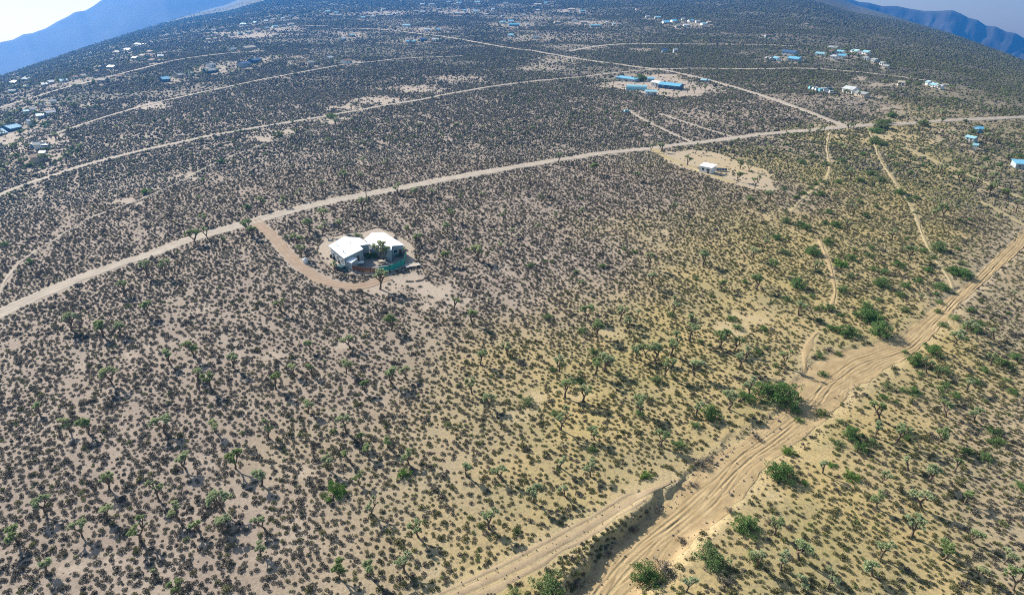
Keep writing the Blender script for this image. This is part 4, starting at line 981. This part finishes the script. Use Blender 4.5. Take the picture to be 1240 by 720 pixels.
isb = rng.random(len(P_)) < .3
gn_scatter("distant_joshua_trees", P_[~isb], sc_[~isb], [J_MESH[q][2] for q in (0, 1, 2, 3, 4, 7)], "countless dark Joshua trees dotting the far plain", seed=8)
gn_scatter("distant_bushes", P_[isb], sc_[isb] * 1.7, [B_MESH[q][2] for q in (0, 1, 3)], "countless dark green bushes dotting the far plain", seed=9)

# ------------------------------------------------------------------ buildings
def grey_box_windows(e, w, d, h, nwin, glass=True, back=False):
    for i in range(nwin):
        x = -w / 2 + w * (i + .75) / (nwin + .5)
        f = MB().box(x - .65, x + .65, -d / 2 - .06, -d / 2 - .005, h * .42, h * .80).build("window", M['frame'], e)
        MB().box(x - .55, x + .55, -d / 2 - .075, -d / 2 - .06, h * .46, h * .76).build("pane", M['glass'], f)

def building(x0, y0, x1, y1, d, h, roof, wall, label, style='gable', name="house", cat="house", group="distant houses on the plain", wmax=30):
    """front edge of the base runs between two photograph pixels; the body goes back from it"""
    a, b = at([x0, x1], [y0, y1])
    w = float(np.linalg.norm(b - a)); c = (a + b) / 2
    w = min(w, wmax)
    ang = math.atan2(b[1] - a[1], b[0] - a[0])
    vx, vy = -math.sin(ang), math.cos(ang)
    c = c + np.array([vx, vy]) * d / 2
    corners = [(c[0] + sx_ * w / 2 * math.cos(ang) - sy_ * d / 2 * math.sin(ang), c[1] + sx_ * w / 2 * math.sin(ang) + sy_ * d / 2 * math.cos(ang)) for sx_ in (-1, 1) for sy_ in (-1, 1)]
    zb = min(gz(*p) for p in corners) - .1
    if h > 3.9 and cat == 'house': h = 2.3 + .15 * h; d = d * random.uniform(.6, .9); ang += random.uniform(-.25, .25); w *= random.uniform(.6, 1.0)
    e = link(name, None, loc=(c[0], c[1], zb), rz=ang)
    tag(e, label, cat, group)
    if style == 'gable':
        wl = MB().prism([(-w / 2, -d / 2), (w / 2, -d / 2), (w / 2, d / 2), (-w / 2, d / 2)], -.3, h)
        rp = d * .17
        wl.add([(-w / 2, -d / 2, h), (-w / 2, d / 2, h), (-w / 2, 0, h + rp), (w / 2, -d / 2, h), (w / 2, d / 2, h), (w / 2, 0, h + rp)], [(0, 2, 1), (3, 4, 5)])
        wl.build("wall", M[wall], e)
        o = .5; k = rp / (d / 2); t = .16; ed = d / 2 + o; he = h + .03 - k * o; hr = h + rp + .03
        r = MB()
        for s in (-1, 1):
            V = [(-w / 2 - o, s * ed, he), (w / 2 + o, s * ed, he), (w / 2 + o, 0, hr), (-w / 2 - o, 0, hr)]
            V += [(p[0], p[1], p[2] + t) for p in V]
            r.add(V, [(0, 1, 2, 3), (4, 5, 6, 7), (0, 1, 5, 4), (1, 2, 6, 5), (2, 3, 7, 6), (3, 0, 4, 7)])
        rf = r.build("roof", M[roof], e)
        MB().tube((-w / 2 - o, 0, hr + t), (w / 2 + o, 0, hr + t), .12, n=5).build("ridge_cap", M[roof], rf)
    elif style == 'barrel':
        n = 12; V = []; 
        for xx in (-w / 2, w / 2):
            for i in range(n + 1):
                t = math.pi * i / n; V.append((xx, -math.cos(t) * d / 2, 1.2 + math.sin(t) * (h)))
        F_ = [(i, i + 1, n + 2 + i, n + 1 + i) for i in range(n)]
        sh = MB().add(V, F_); sh.box(-w / 2, w / 2, -d / 2 - .01, -d / 2 + .1, -.3, 1.2); sh.box(-w / 2, w / 2, d / 2 - .1, d / 2 + .01, -.3, 1.2)
        sh.build("roof", M[roof], e)
        MB().add([(v[0] * .99, v[1] * .98, v[2] - .03) for v in V] + [(-w / 2 * .99, -d / 2 * .98, -.3), (-w / 2 * .99, d / 2 * .98, -.3), (w / 2 * .99, -d / 2 * .98, -.3), (w / 2 * .99, d / 2 * .98, -.3)],
                 [tuple(range(n + 1)) + (2 * n + 3, 2 * n + 2), tuple(range(n + 1, 2 * n + 2)) + (2 * n + 5, 2 * n + 4)]).build("wall", M[wall], e)
        MB().box(-w / 2 - .06, -w / 2 - .01, -1.6, 1.6, 0, 3.2).build("rolling_door", M['frame'], e)
        return e
    else:                                                        # low shed roof
        MB().prism([(-w / 2, -d / 2), (w / 2, -d / 2), (w / 2, d / 2), (-w / 2, d / 2)], -.3, [h, h, h + .5, h + .5]).build("wall", M[wall], e)
        o = .35; P = [(-w / 2 - o, -d / 2 - o), (w / 2 + o, -d / 2 - o), (w / 2 + o, d / 2 + o), (-w / 2 - o, d / 2 + o)]
        MB().prism(P, [h + .003, h + .003, h + .56, h + .56], [h + .18, h + .18, h + .74, h + .74]).build("roof", M[roof], e)
    if w > 4:
        grey_box_windows(e, w, d, h, 2 if w < 12 else 3)
        dx = w / 2 - 1.3
        dr = MB().box(dx - .5, dx + .5, -d / 2 - .06, -d / 2 - .004, 0.1, 2.15).build("door", M['door'], e)
        MB().box(dx + .32, dx + .4, -d / 2 - .11, -d / 2 - .061, 1.0, 1.1).build("handle", M['steel'], dr)
    return e

# --- the white-roofed house in the middle (two wings round a courtyard)
def at_h(px, py, h):
    p = at(px, py, h)[0]; return p
hc = at(445, 312)[0]; hz0 = gz(*hc)
H = link("white_roofed_house", None, loc=(hc[0], hc[1], hz0)); tag(H, "white house of two metal-roofed wings round a shaded courtyard", "house")
def rel(px, py, h):
    p = at_h(px, py, h); return (p[0] - hc[0], p[1] - hc[1])
RH = 3.5
# left wing: main rectangle A-B-?-G and a short arm to the right
A_, B_, C_, D_p, E_p, F_p, G_ = [rel(*p, RH) for p in ((397.7, 297.9), (416, 287.7), (435.3, 288.8), (447.5, 296.6), (435.8, 297.6), (440, 302.0), (416.3, 313.2))]
print("HOUSE", [tuple(round(v, 1) for v in p) for p in (A_, B_, C_, D_p, E_p, F_p, G_)])
def inset(poly, k):
    c = np.mean(poly, axis=0); return [tuple(c + (np.array(p) - c) * k) for p in poly]
def ccw(poly):
    s = sum(poly[i][0] * poly[(i + 1) % len(poly)][1] - poly[(i + 1) % len(poly)][0] * poly[i][1] for i in range(len(poly)))
    return list(poly) if s > 0 else list(poly)[::-1]
def wing(poly, hs, win_edges, wallm, ribs=True):
    """poly = roof outline (ccw), hs = roof heights at its corners"""
    n = len(poly)
    wp = inset(poly, .94)
    wl = MB().prism(wp, -.6, [h - .14 for h in hs]).build("wall", M[wallm], H)
    rf = MB().prism(poly, [h - .12 for h in hs], [h + .08 for h in hs]).build("roof", M['white_roof'], H)
    # raised seams of the metal roof, running from edge 0-1 towards edge 3-2
    if ribs and n == 4:
        rb = MB(); a, b, c, d = [np.array([*poly[i], hs[i] + .08]) for i in range(4)]
        L_ = np.linalg.norm(b - a); m_ = int(L_ / 1.2)
        for i in range(1, m_):
            t = i / m_; p = a + (b - a) * t; q_ = d + (c - d) * t
            rb.tube(tuple(p), tuple(q_), .04, n=4)
        rb.build("seam", M['white_roof'], rf)['kind'] = 'stuff'
    for (e0, ts) in win_edges:
        a = np.array(wp[e0]); b = np.array(wp[(e0 + 1) % n]); u = (b - a) / np.linalg.norm(b - a); nn_ = np.array([u[1], -u[0]])
        for (t, ww, z0, z1, kind) in ts:
            c = a + (b - a) * t
            def slab(w_, o0, o1, z0_, z1_):
                p = [c - u * w_ / 2 + nn_ * o0, c + u * w_ / 2 + nn_ * o0, c + u * w_ / 2 + nn_ * o1, c - u * w_ / 2 + nn_ * o1]
                return MB().prism(ccw([tuple(q) for q in p]), z0_, z1_)
            if kind == 'w':
                f = slab(ww + .2, .005, .06, z0 - .1, z1 + .1).build("window", M['frame'], H)
                slab(ww, .061, .08, z0, z1).build("pane", M['glass'], f)
            else:
                f = slab(ww, .005, .07, z0, z1).build("door", M['door'], H)
                c = c + u * ww * .38; slab(.08, .071, .13, 1.0, 1.1).build("handle", M['steel'], f)

W1 = [A_, B_, C_, D_p, E_p, F_p, G_][::-1]                    # ccw
wing(W1, [3.45, 3.6, 3.6, 3.75, 3.85, 3.8, 3.6], [(0, [(.25, 1.2, 1.0, 2.1, 'w'), (.7, .95, 0.1, 2.15, 'd')]), (6, [(.2, 1.1, 1.0, 2.1, 'w'), (.5, 1.1, 1.0, 2.1, 'w'), (.8, 1.1, 1.0, 2.1, 'w')]), (1, [(.5, 1.6, .1, 2.2, 'd')])], 'grey_wall')
W2 = [rel(*p, 3.7) for p in ((441, 289.5), (450.5, 282), (465, 281.6), (489.4, 296.6), (475, 297.6), (474, 303.0), (463, 301), (449, 296.5))][::-1]
wing(W2, [3.7] * 3 + [3.55, 3.55, 3.8, 3.8, 3.7], [(3, [(.3, 1.2, 1.0, 2.1, 'w'), (.72, 1.0, .1, 2.15, 'd')]), (4, [(.3, 1.2, 1, 2.1, 'w'), (.7, 1.2, 1, 2.1, 'w')])], 'grey_wall')
W3 = ccw([rel(*p, 2.5) for p in ((418.9, 316.8), (425.3, 310.2), (433.0, 312.9), (425.6, 318.8))])
pr = MB().prism(W3, 2.4, 2.52).build("porch_roof", M['white_roof'], H)
MB().prism(inset(W3, .86), -.5, 2.39).build("porch_wall", M['grey_wall'], H)
for p in inset(W3, .96): MB().tube((p[0], p[1], -.4), (p[0], p[1], 2.4), .07).build("porch_post", M['frame'], H)
vn = MB()
for p in ((408, 297), (416, 305), (424, 294)):
    q = rel(*p, 3.7); vn = MB().tube((q[0], q[1], 3.5), (q[0], q[1], 4.15), .14); vn.tube((q[0], q[1], 4.15), (q[0], q[1], 4.25), .22)
    vn.build("roof_vent", M['steel'], H)
patio = [at_h(*p, 0) - hc for p in ((424, 322), (437, 309), (474, 305), (488.5, 309), (487, 318), (470, 325), (457, 327.5), (430, 326))]
patio = ccw([tuple(p) for p in patio])
zp = [gz(p[0] + hc[0], p[1] + hc[1]) - hz0 + .07 for p in patio]
MB().prism(patio, [z - .3 for z in zp], zp).build("patio", M['paver'], H)

def fence(name, pts, h, board, pitch, label, m_panel, m_post):
    P = [at(*p)[0] for p in pts]
    o = P[0]; z0 = gz(*o)
    e = link(name, None, loc=(o[0], o[1], z0)); tag(e, label, "fence")
    boards = MB()
    for a, b in zip(P[:-1], P[1:]):
        L_ = np.linalg.norm(b - a); n = max(1, round(L_ / 2.4)); u = (b - a) / L_; nn_ = np.array([-u[1], u[0]])
        for i in range(n):
            p = a + u * L_ * i / n; q = a + u * L_ * (i + 1) / n
            zp_, zq = gz(*p) - z0, gz(*q) - z0
            pl, ql = p - o, q - o
            MB().box(pl[0] - .06, pl[0] + .06, pl[1] - .06, pl[1] + .06, zp_ - .3, zp_ + h + .12).build("post", m_post, e)
            for hh in (.25, h - .2):
                MB().tube((pl[0], pl[1], zp_ + hh), (ql[0], ql[1], zq + hh), .035, n=4).build("rail", m_post, e)
            if board:
                k = int(L_ / n / pitch)
                for j in range(k):
                    c0 = pl + (ql - pl) * (j + .06) / k - nn_ * .05; c1 = pl + (ql - pl) * (j + .92) / k - nn_ * .05; zz = zp_ + (zq - zp_) * j / k
                    dh = random.uniform(-.04, .04)
                    boards.prism(ccw([tuple(c0), tuple(c1), tuple(c1 - nn_ * .03), tuple(c0 - nn_ * .03)]), zz + .04, zz + h + dh)
            else:
                c0 = pl + u * .08 - nn_ * .045; c1 = ql - u * .08 - nn_ * .045
                MB().prism(ccw([tuple(c0), tuple(c1), tuple(c1 - nn_ * .02), tuple(c0 - nn_ * .02)]), min(zp_, zq) + .08, min(zp_, zq) + h).build("screen_panel", m_panel, e)
    q = P[-1] - o; zq = gz(*P[-1]) - z0
    MB().box(q[0] - .06, q[0] + .06, q[1] - .06, q[1] + .06, zq - .3, zq + h + .12).build("post", m_post, e)
    if board: boards.build("boards", m_panel, e)['kind'] = 'stuff'
fence("wooden_fence", [(421.5, 322), (426, 326.5), (440, 329.5), (457.5, 330)], 1.6, True, .18, "red-brown wooden board fence closing the house courtyard on the left", M['fence_wood'], M['fence_wood'])
fence("screen_fence", [(459.5, 330.5), (472, 328.5), (481, 325), (490, 320), (491.5, 309)], 2.0, False, 0, "teal mesh screen fence round the right of the house courtyard", M['teal'], M['post'])

# courtyard furniture and the big Joshua tree in it
x, y = at(462, 317)[0]
plant_joshua(x, y, 7.2, 2, "large Joshua tree growing in the courtyard between the two white roofs", None)
x, y = at(467, 315)[0]
plant_joshua(x, y, 5.0, 4, "second Joshua tree crowded behind the large courtyard one", None)
def table(px, py, w, d, h, label, m_):
    x, y = at(px, py)[0]; e = link("patio_table", None, loc=(x, y, gz(x, y) + .08), rz=.3); tag(e, label, "table")
    MB().box(-w / 2, w / 2, -d / 2, d / 2, h - .06, h).build("table_top", m_, e)
    for sx_ in (-1, 1):
        for sy_ in (-1, 1): MB().tube((sx_ * (w / 2 - .1), sy_ * (d / 2 - .1), -.05), (sx_ * (w / 2 - .1), sy_ * (d / 2 - .1), h - .06), .035).build("leg", M['steel'], e)
table(436, 321, 2.6, 1.6, 1.0, "pale table in the courtyard shade by the small porch", M['frame'])
table(463, 318.5, 2.2, 1.5, .8, "sandy-coloured table under the courtyard Joshua tree", M['tan_wall'])
def barrel(px, py, label):
    x, y = at(px, py)[0]; e = link("barrel", None, loc=(x, y, gz(x, y))); tag(e, label, "barrel", "dark barrels by the left house wall")
    b = MB(); b.tube((0, 0, 0), (0, 0, .45), .33, .37, 10); b.tube((0, 0, .45), (0, 0, .95), .37, .33, 10); b.build("body", M['barrel'], e)
    MB().tube((0, 0, .95), (0, 0, 1.0), .35, n=10).build("lid", M['barrel'], e)
barrel(400.8, 311.5, "dark barrel by the left wall, farther from the car"); barrel(404.3, 313.6, "dark barrel by the left wall, nearer the car")
barrel(411, 318.2, "dark barrel beside the wall behind the teal car")

def van_parts(kind):
    L_, W_, Hh = (4.5, 1.8, 1.45) if kind == 'car' else (5.6, 2.1, 2.4)
    b = MB(); hb = Hh * .55
    P = [(-L_ / 2, .35), (L_ / 2, .35), (L_ / 2, hb * .82), (L_ * .28, hb), (-L_ / 2 + .1, hb), (-L_ / 2, hb * .8)]
    V = [(p[0], s * W_ / 2, p[1]) for s in (-1, 1) for p in P]; n = len(P)
    b.add(V, [tuple(range(n)), tuple(range(2 * n - 1, n - 1, -1))] + [(i, n + i, n + (i + 1) % n, (i + 1) % n) for i in range(n)])
    c = MB(); x0, x1 = (-L_ * .42, L_ * .2) if kind == 'car' else (-L_ * .49, L_ * .27)
    Q = [(x0, hb + .003), (x1 + .45, hb + .003), (x1, Hh), (x0 + (.35 if kind == 'car' else .05), Hh)]
    V = [(p[0], s * (W_ / 2 - (.06 if p[1] < Hh else .2)), p[1]) for s in (-1, 1) for p in Q]
    c.add(V, [(0, 1, 2, 3), (7, 6, 5, 4)] + [(i, 4 + i, 4 + (i + 1) % 4, (i + 1) % 4) for i in range(4)])
    g = MB()
    for s in (-1, 1): g.box(x0 + .45, x1 + .1, s * (W_ / 2 - .1) - .02, s * (W_ / 2 - .1) + .02, hb + .1, Hh - .15)
    g.add([(x1 + .47, -W_ / 2 + .2, hb + .08), (x1 + .47, W_ / 2 - .2, hb + .08), (x1 + .08, W_ / 2 - .3, Hh - .06), (x1 + .08, -W_ / 2 + .3, Hh - .06)], [(0, 1, 2, 3)])
    wh = []
    for sx_ in (-1, 1):
        for s in (-1, 1):
            t = MB().tube((sx_ * L_ * .31, s * (W_ / 2 - .22), .34), (sx_ * L_ * .31, s * (W_ / 2 + .02), .34), .34, n=12)
            r = MB().tube((sx_ * L_ * .31, s * (W_ / 2 + .021), .34), (sx_ * L_ * .31, s * (W_ / 2 + .035), .34), .2, n=8)
            wh.append((t.mesh("tyre", M['tyre']), r.mesh("rim", M['rim'])))
    return b, c, g, wh
VP = {k: van_parts(k) for k in ('car', 'van')}
VM = {}
def vehicle(px, py, rz, kind, paint, label, group=None, cat="car"):
    b, c, g, wh = VP[kind]
    if (kind, paint) not in VM: VM[(kind, paint)] = (b.mesh("body", M[paint]), c.mesh("cabin", M[paint]), g.mesh("windows", M['glass']))
    x, y = at(px, py)[0]; e = link("parked_" + kind, None, loc=(x, y, gz(x, y)), rz=rz); tag(e, label, cat, group)
    bm, cm, gm = VM[(kind, paint)]
    link("body", bm, e); ca = link("cabin", cm, e); link("window", gm, ca)
    for t, r in wh: w_ = link("wheel", t, e); link("rim", r, w_)
vehicle(414, 327, math.radians(-28), 'car', 'car_teal', "dark teal car parked on the yard left of the wooden fence")
# flatbed trailer right of the screen fence
x, y = at(499.5, 323)[0]
e = link("flatbed_trailer", None, loc=(x, y, gz(x, y)), rz=math.radians(25)); tag(e, "pale empty flatbed trailer parked right of the teal screen fence", "trailer")
b = MB(); b.box(-2.2, 2.2, -.95, -.85, .6, .7); b.box(-2.2, 2.2, .85, .95, .6, .7); b.box(-2.2, -2.1, -.85, .85, .6, .7); b.box(2.1, 2.2, -.85, .85, .6, .7); b.tube((2.2, 0, .62), (3.4, 0, .5), .06); b.build("frame", M['frame'], e)
for i in range(9): MB().box(-2.05 + i * .46, -1.65 + i * .46, -.84, .84, .62, .66).build("plank", M['tan_wall'], e)
for s in (-1, 1):
    w_ = MB().tube((-.3, s * 1.0, .33), (-.3, s * 1.2, .33), .33, n=12).build("wheel", M['tyre'], e)
    MB().tube((-.3, s * 1.201, .33), (-.3, s * 1.22, .33), .18, n=8).build("rim", M['rim'], w_)
# white tank by the driveway
x, y = at(370, 318)[0]
e = link("water_tank", None, loc=(x, y, gz(x, y))); tag(e, "small white tank standing beside the driveway bend", "tank")
b = MB(); b.tube((0, 0, 0), (0, 0, 1.3), .75, n=16); b.tube((0, 0, 1.3), (0, 0, 1.55), .75, .3, n=16); b.build("body", M['frame'], e); MB().tube((0, 0, 1.55), (0, 0, 1.68), .28, n=12).build("lid", M['steel'], e)
# rows of edging stones round the yard
def stones(pts, label, size=.3):
    P = resample(at([p[0] for p in pts], [p[1] for p in pts]), step=.42)
    mb = MB()
    for p in P:
        if random.random() < .12: continue
        x, y = p + np.random.normal(0, .08, 2); z = gz(x, y); s = size * random.uniform(.7, 1.4); n = 6
        V = [(x + s * random.uniform(.8, 1.1) * math.cos(t * 1.047), y + s * random.uniform(.8, 1.1) * math.sin(t * 1.047), z - .05) for t in range(n)]
        V += [(x + s * .7 * math.cos(t * 1.047), y + s * .7 * math.sin(t * 1.047), z + s * random.uniform(.7, 1.1)) for t in range(n)]
        mb.add(V, [(i, (i + 1) % n, n + (i + 1) % n, n + i) for i in range(n)] + [tuple(range(n, 2 * n))])
    o = mb.build("edging_stones", M['stone']); tag(o, label, kind='stuff')
stones([(391, 291), (384, 299), (383.4, 307), (385.3, 313), (397.4, 323.7), (410, 331), (433, 335), (450.6, 334), (462, 333)], "row of dark stones edging the yard's left and lower side")
stones([(404, 286), (418, 282.6), (430, 281), (441, 280.5), (454, 275), (466, 276)], "row of dark stones edging the yard behind the house")
stones([(489, 289), (499, 295), (506, 306), (506, 315)], "row of dark stones edging the yard on the right")
stones([(506, 322), (515, 324.5), (520, 330), (518, 335), (512, 339), (502, 341), (492, 341)], "curl of dark stones right of the trailer")

def wash_side(off_px, ys):
    return [(np.interp(-y, [-722, -672, -634, -602, -577, -551, -528, -505, -478, -452, -428, -418], [e[off_px][0] for e in WASH[1:13]]), np.interp(-y, [-722, -672, -634, -602, -577, -551, -528, -505, -478, -452, -428, -418], [e[off_px][1] for e in WASH[1:13]])) for y in ys]
def rubble(pts, n, spread, label, size):
    P = resample(at([p[0] for p in pts], [p[1] for p in pts]), step=.5); mb = MB()
    for _ in range(n):
        p = P[random.randrange(len(P))] + np.random.normal(0, spread, 2); x, y = p; z = gz(x, y); s = size * random.lognormvariate(0, .5)
        V = [(x + s * random.uniform(.7, 1.2) * math.cos(t * 1.257), y + s * random.uniform(.7, 1.2) * math.sin(t * 1.257), z - .05) for t in range(5)]
        V += [(x + s * .6 * math.cos(t * 1.257 + .3), y + s * .6 * math.sin(t * 1.257 + .3), z + .08 + s * random.uniform(.5, 1.0)) for t in range(5)]
        mb.add(V, [(i, (i + 1) % 5, 5 + (i + 1) % 5, 5 + i) for i in range(5)] + [(5, 6, 7, 8, 9)])
    tag(mb.build("rubble", M['stone']), label, kind='stuff')
np.random.seed(4)
rubble(wash_side(0, range(720, 420, -20)), 420, 1.1, "stones and clods fallen along the wash's left cut bank", .13)
rubble(wash_side(1, range(720, 420, -20)), 240, 1.6, "stones and litter along the wash's right edge", .11)
rubble([(520, 735), (560, 716), (620, 690), (682, 655), (732, 626), (770, 602)], 120, 2.2, "clods along both edges of the bank track", .08)

# white shed on the bare lot
building(846.5, 208, 860.5, 211, 4.5, 3.0, 'white_roof', 'white_wall', "small white shed standing alone on the bare lot by the main road", style='shed', name="white_shed", cat="shed", group=None)
x, y = at(872, 207)[0]
e = link("panel_rack", None, loc=(x, y, gz(x, y)), rz=math.radians(-12)); tag(e, "low dark flat panel rack on the bare lot beside the white shed", "panel rack")
for i in range(5):
    MB().prism([(-3 + i * 1.22, -1.2), (-1.85 + i * 1.22, -1.2), (-1.85 + i * 1.22, 1.2), (-3 + i * 1.22, 1.2)], [.5, .5, 1.1, 1.1], [.55, .55, 1.15, 1.15]).build("panel", M['solar'], e)
for sx_ in (-2.8, 0, 2.8):
    for (yy, hh) in ((-1.0, .54), (1.0, 1.04)): MB().tube((sx_, yy, -.1), (sx_, yy, hh), .05).build("leg", M['steel'], e)

# utility poles
def pole(px, py, h, label):
    x, y = at(px, py)[0]; e = link("utility_pole", None, loc=(x, y, gz(x, y)), rz=.5); tag(e, label, "utility pole", "utility poles")
    MB().tube((0, 0, -.5), (0, 0, h), .19, .12, 8).build("pole", M['pole_wood'], e)
    c = MB().box(-1.2, 1.2, -.16, -.04, h - .9, h - .75).build("crossarm", M['pole_wood'], e)
    for i in (-1.05, -.4, .4, 1.05): MB().tube((i, -.1, h - .75), (i, -.1, h - .55), .05).build("insulator", M['porcelain'], c)
pole(444, 241, 11, "wooden utility pole beside the main road above the white-roofed house")
pole(746, 53.5, 15, "distant wooden utility pole beside the far crossing road")

# --- the blue-roofed ranch and the far houses.  (x0, y0, x1, y1, depth, height, roof, wall, style, what)
RANCH = [
 (B(745, 768, 98.5, 12, 3.2, 'blue_roof', 'grey_wall', 'shed', .12), "long low blue roof at the back left of the ranch"),
 (B(758, 783, 109.5, 15, 3.2, 'sky_roof', 'white_wall', 'barrel', .02), "big round blue-roofed barn with white end wall"),
 (B(781, 795, 115.5, 8, 3.2, 'sky_roof', 'white_wall', 'shed', .02), "small pale blue building in front of the ranch barn"),
 (B(797, 822, 107.8, 14, 3.6, 'blue_roof', 'navy_roof', 'gable', .1), "blue gabled house right of the ranch barn"),
 (B(788, 797, 105, 9, 4.2, 'white_roof', 'white_wall', 'gable', .1), "white gabled end building between barn and blue house"),
 (B(784, 792, 99, 8, 3, 'blue_roof', 'grey_wall', 'shed', 0), "small blue shed behind the ranch barn"),
 (B(848, 858, 99, 7, 1.4, 'sky_roof', 'grey_wall', 'shed', .05), "low pale green-roofed shelter right of the ranch"),
]
for (a, lb) in RANCH: building(*a[:4], a[4] * .62, a[5] * .85, *a[6:8], lb, style=a[8], name="ranch_building", cat="building", group="buildings of the blue-roofed ranch", wmax=42)
vehicle(759, 136, 0.2, 'car', 'car_cyan', "cyan car standing in the scrub below the ranch")
RN = {'white_roof': 'white-roofed', 'pale_roof': 'pale-roofed', 'sky_roof': 'cyan-roofed', 'blue_roof': 'blue-roofed', 'navy_roof': 'dark-roofed', 'grey_roof': 'grey-roofed', 'brown_roof': 'brown-roofed', 'tan_wall': 'tan-roofed'}
for place, L_ in SETTLE.items():
    by = {}
    for b_ in L_: by.setdefault(b_[6], []).append(b_)
    for rf_, Q in by.items():
        Q.sort()
        for i, b_ in enumerate(Q):
            lb = f"{RN[rf_]} house {place}" if len(Q) == 1 else f"{RN[rf_]} house, {ORD[i] if i < 20 else 'rightmost'} from left of {len(Q)}, {place}"
            building(*b_[:8], lb, style=b_[8], group="distant houses " + place, wmax=34)
vk = [(983, 108, 'car_cyan'), (987, 109, 'car_white'), (991, 110.5, 'car_white'), (994.5, 111, 'car_cyan'), (998, 110, 'car_white'), (1001, 112, 'car_white'), (1005, 110.5, 'car_blue'), (1008, 113.5, 'car_white')]
for i, (a, b_, p) in enumerate(vk):
    vehicle(a, b_, random.uniform(-.4, .4), 'van', p, f"{p[4:]} van, {ORD[i]} from left in the vehicle row left of the cyan-roofed house", "vans parked in a row at upper right", "van")
for i, (a, b_, p) in enumerate([(45, 179, 'car_blue'), (50, 176.5, 'car_white'), (57, 180, 'car_white')]):
    vehicle(a, b_, random.uniform(-.4, .4), 'van', p, f"{p[4:]} van, {ORD[i]} from left above the cyan house at left edge", "vans above the cyan house", "van")

# ------------------------------------------------------------------ the air
hm = bpy.data.materials.new("air"); hm.use_nodes = True
hn = hm.node_tree; hn.nodes.clear()
ho = hn.nodes.new('ShaderNodeOutputMaterial'); pv = hn.nodes.new('ShaderNodeVolumePrincipled')
pv.inputs['Density'].default_value = HAZE_DENSITY; pv.inputs['Color'].default_value = (*HAZE_COLOR, 1); pv.inputs['Anisotropy'].default_value = 0.4
hn.links.new(pv.outputs[0], ho.inputs['Volume'])
_e = 7500
hb = MB().box(-_e, _e, -_e, _e, float(TZ.min()) - 30, 130)
tag(hb.build("haze", hm), "thin blue haze over the plain", kind='stuff')
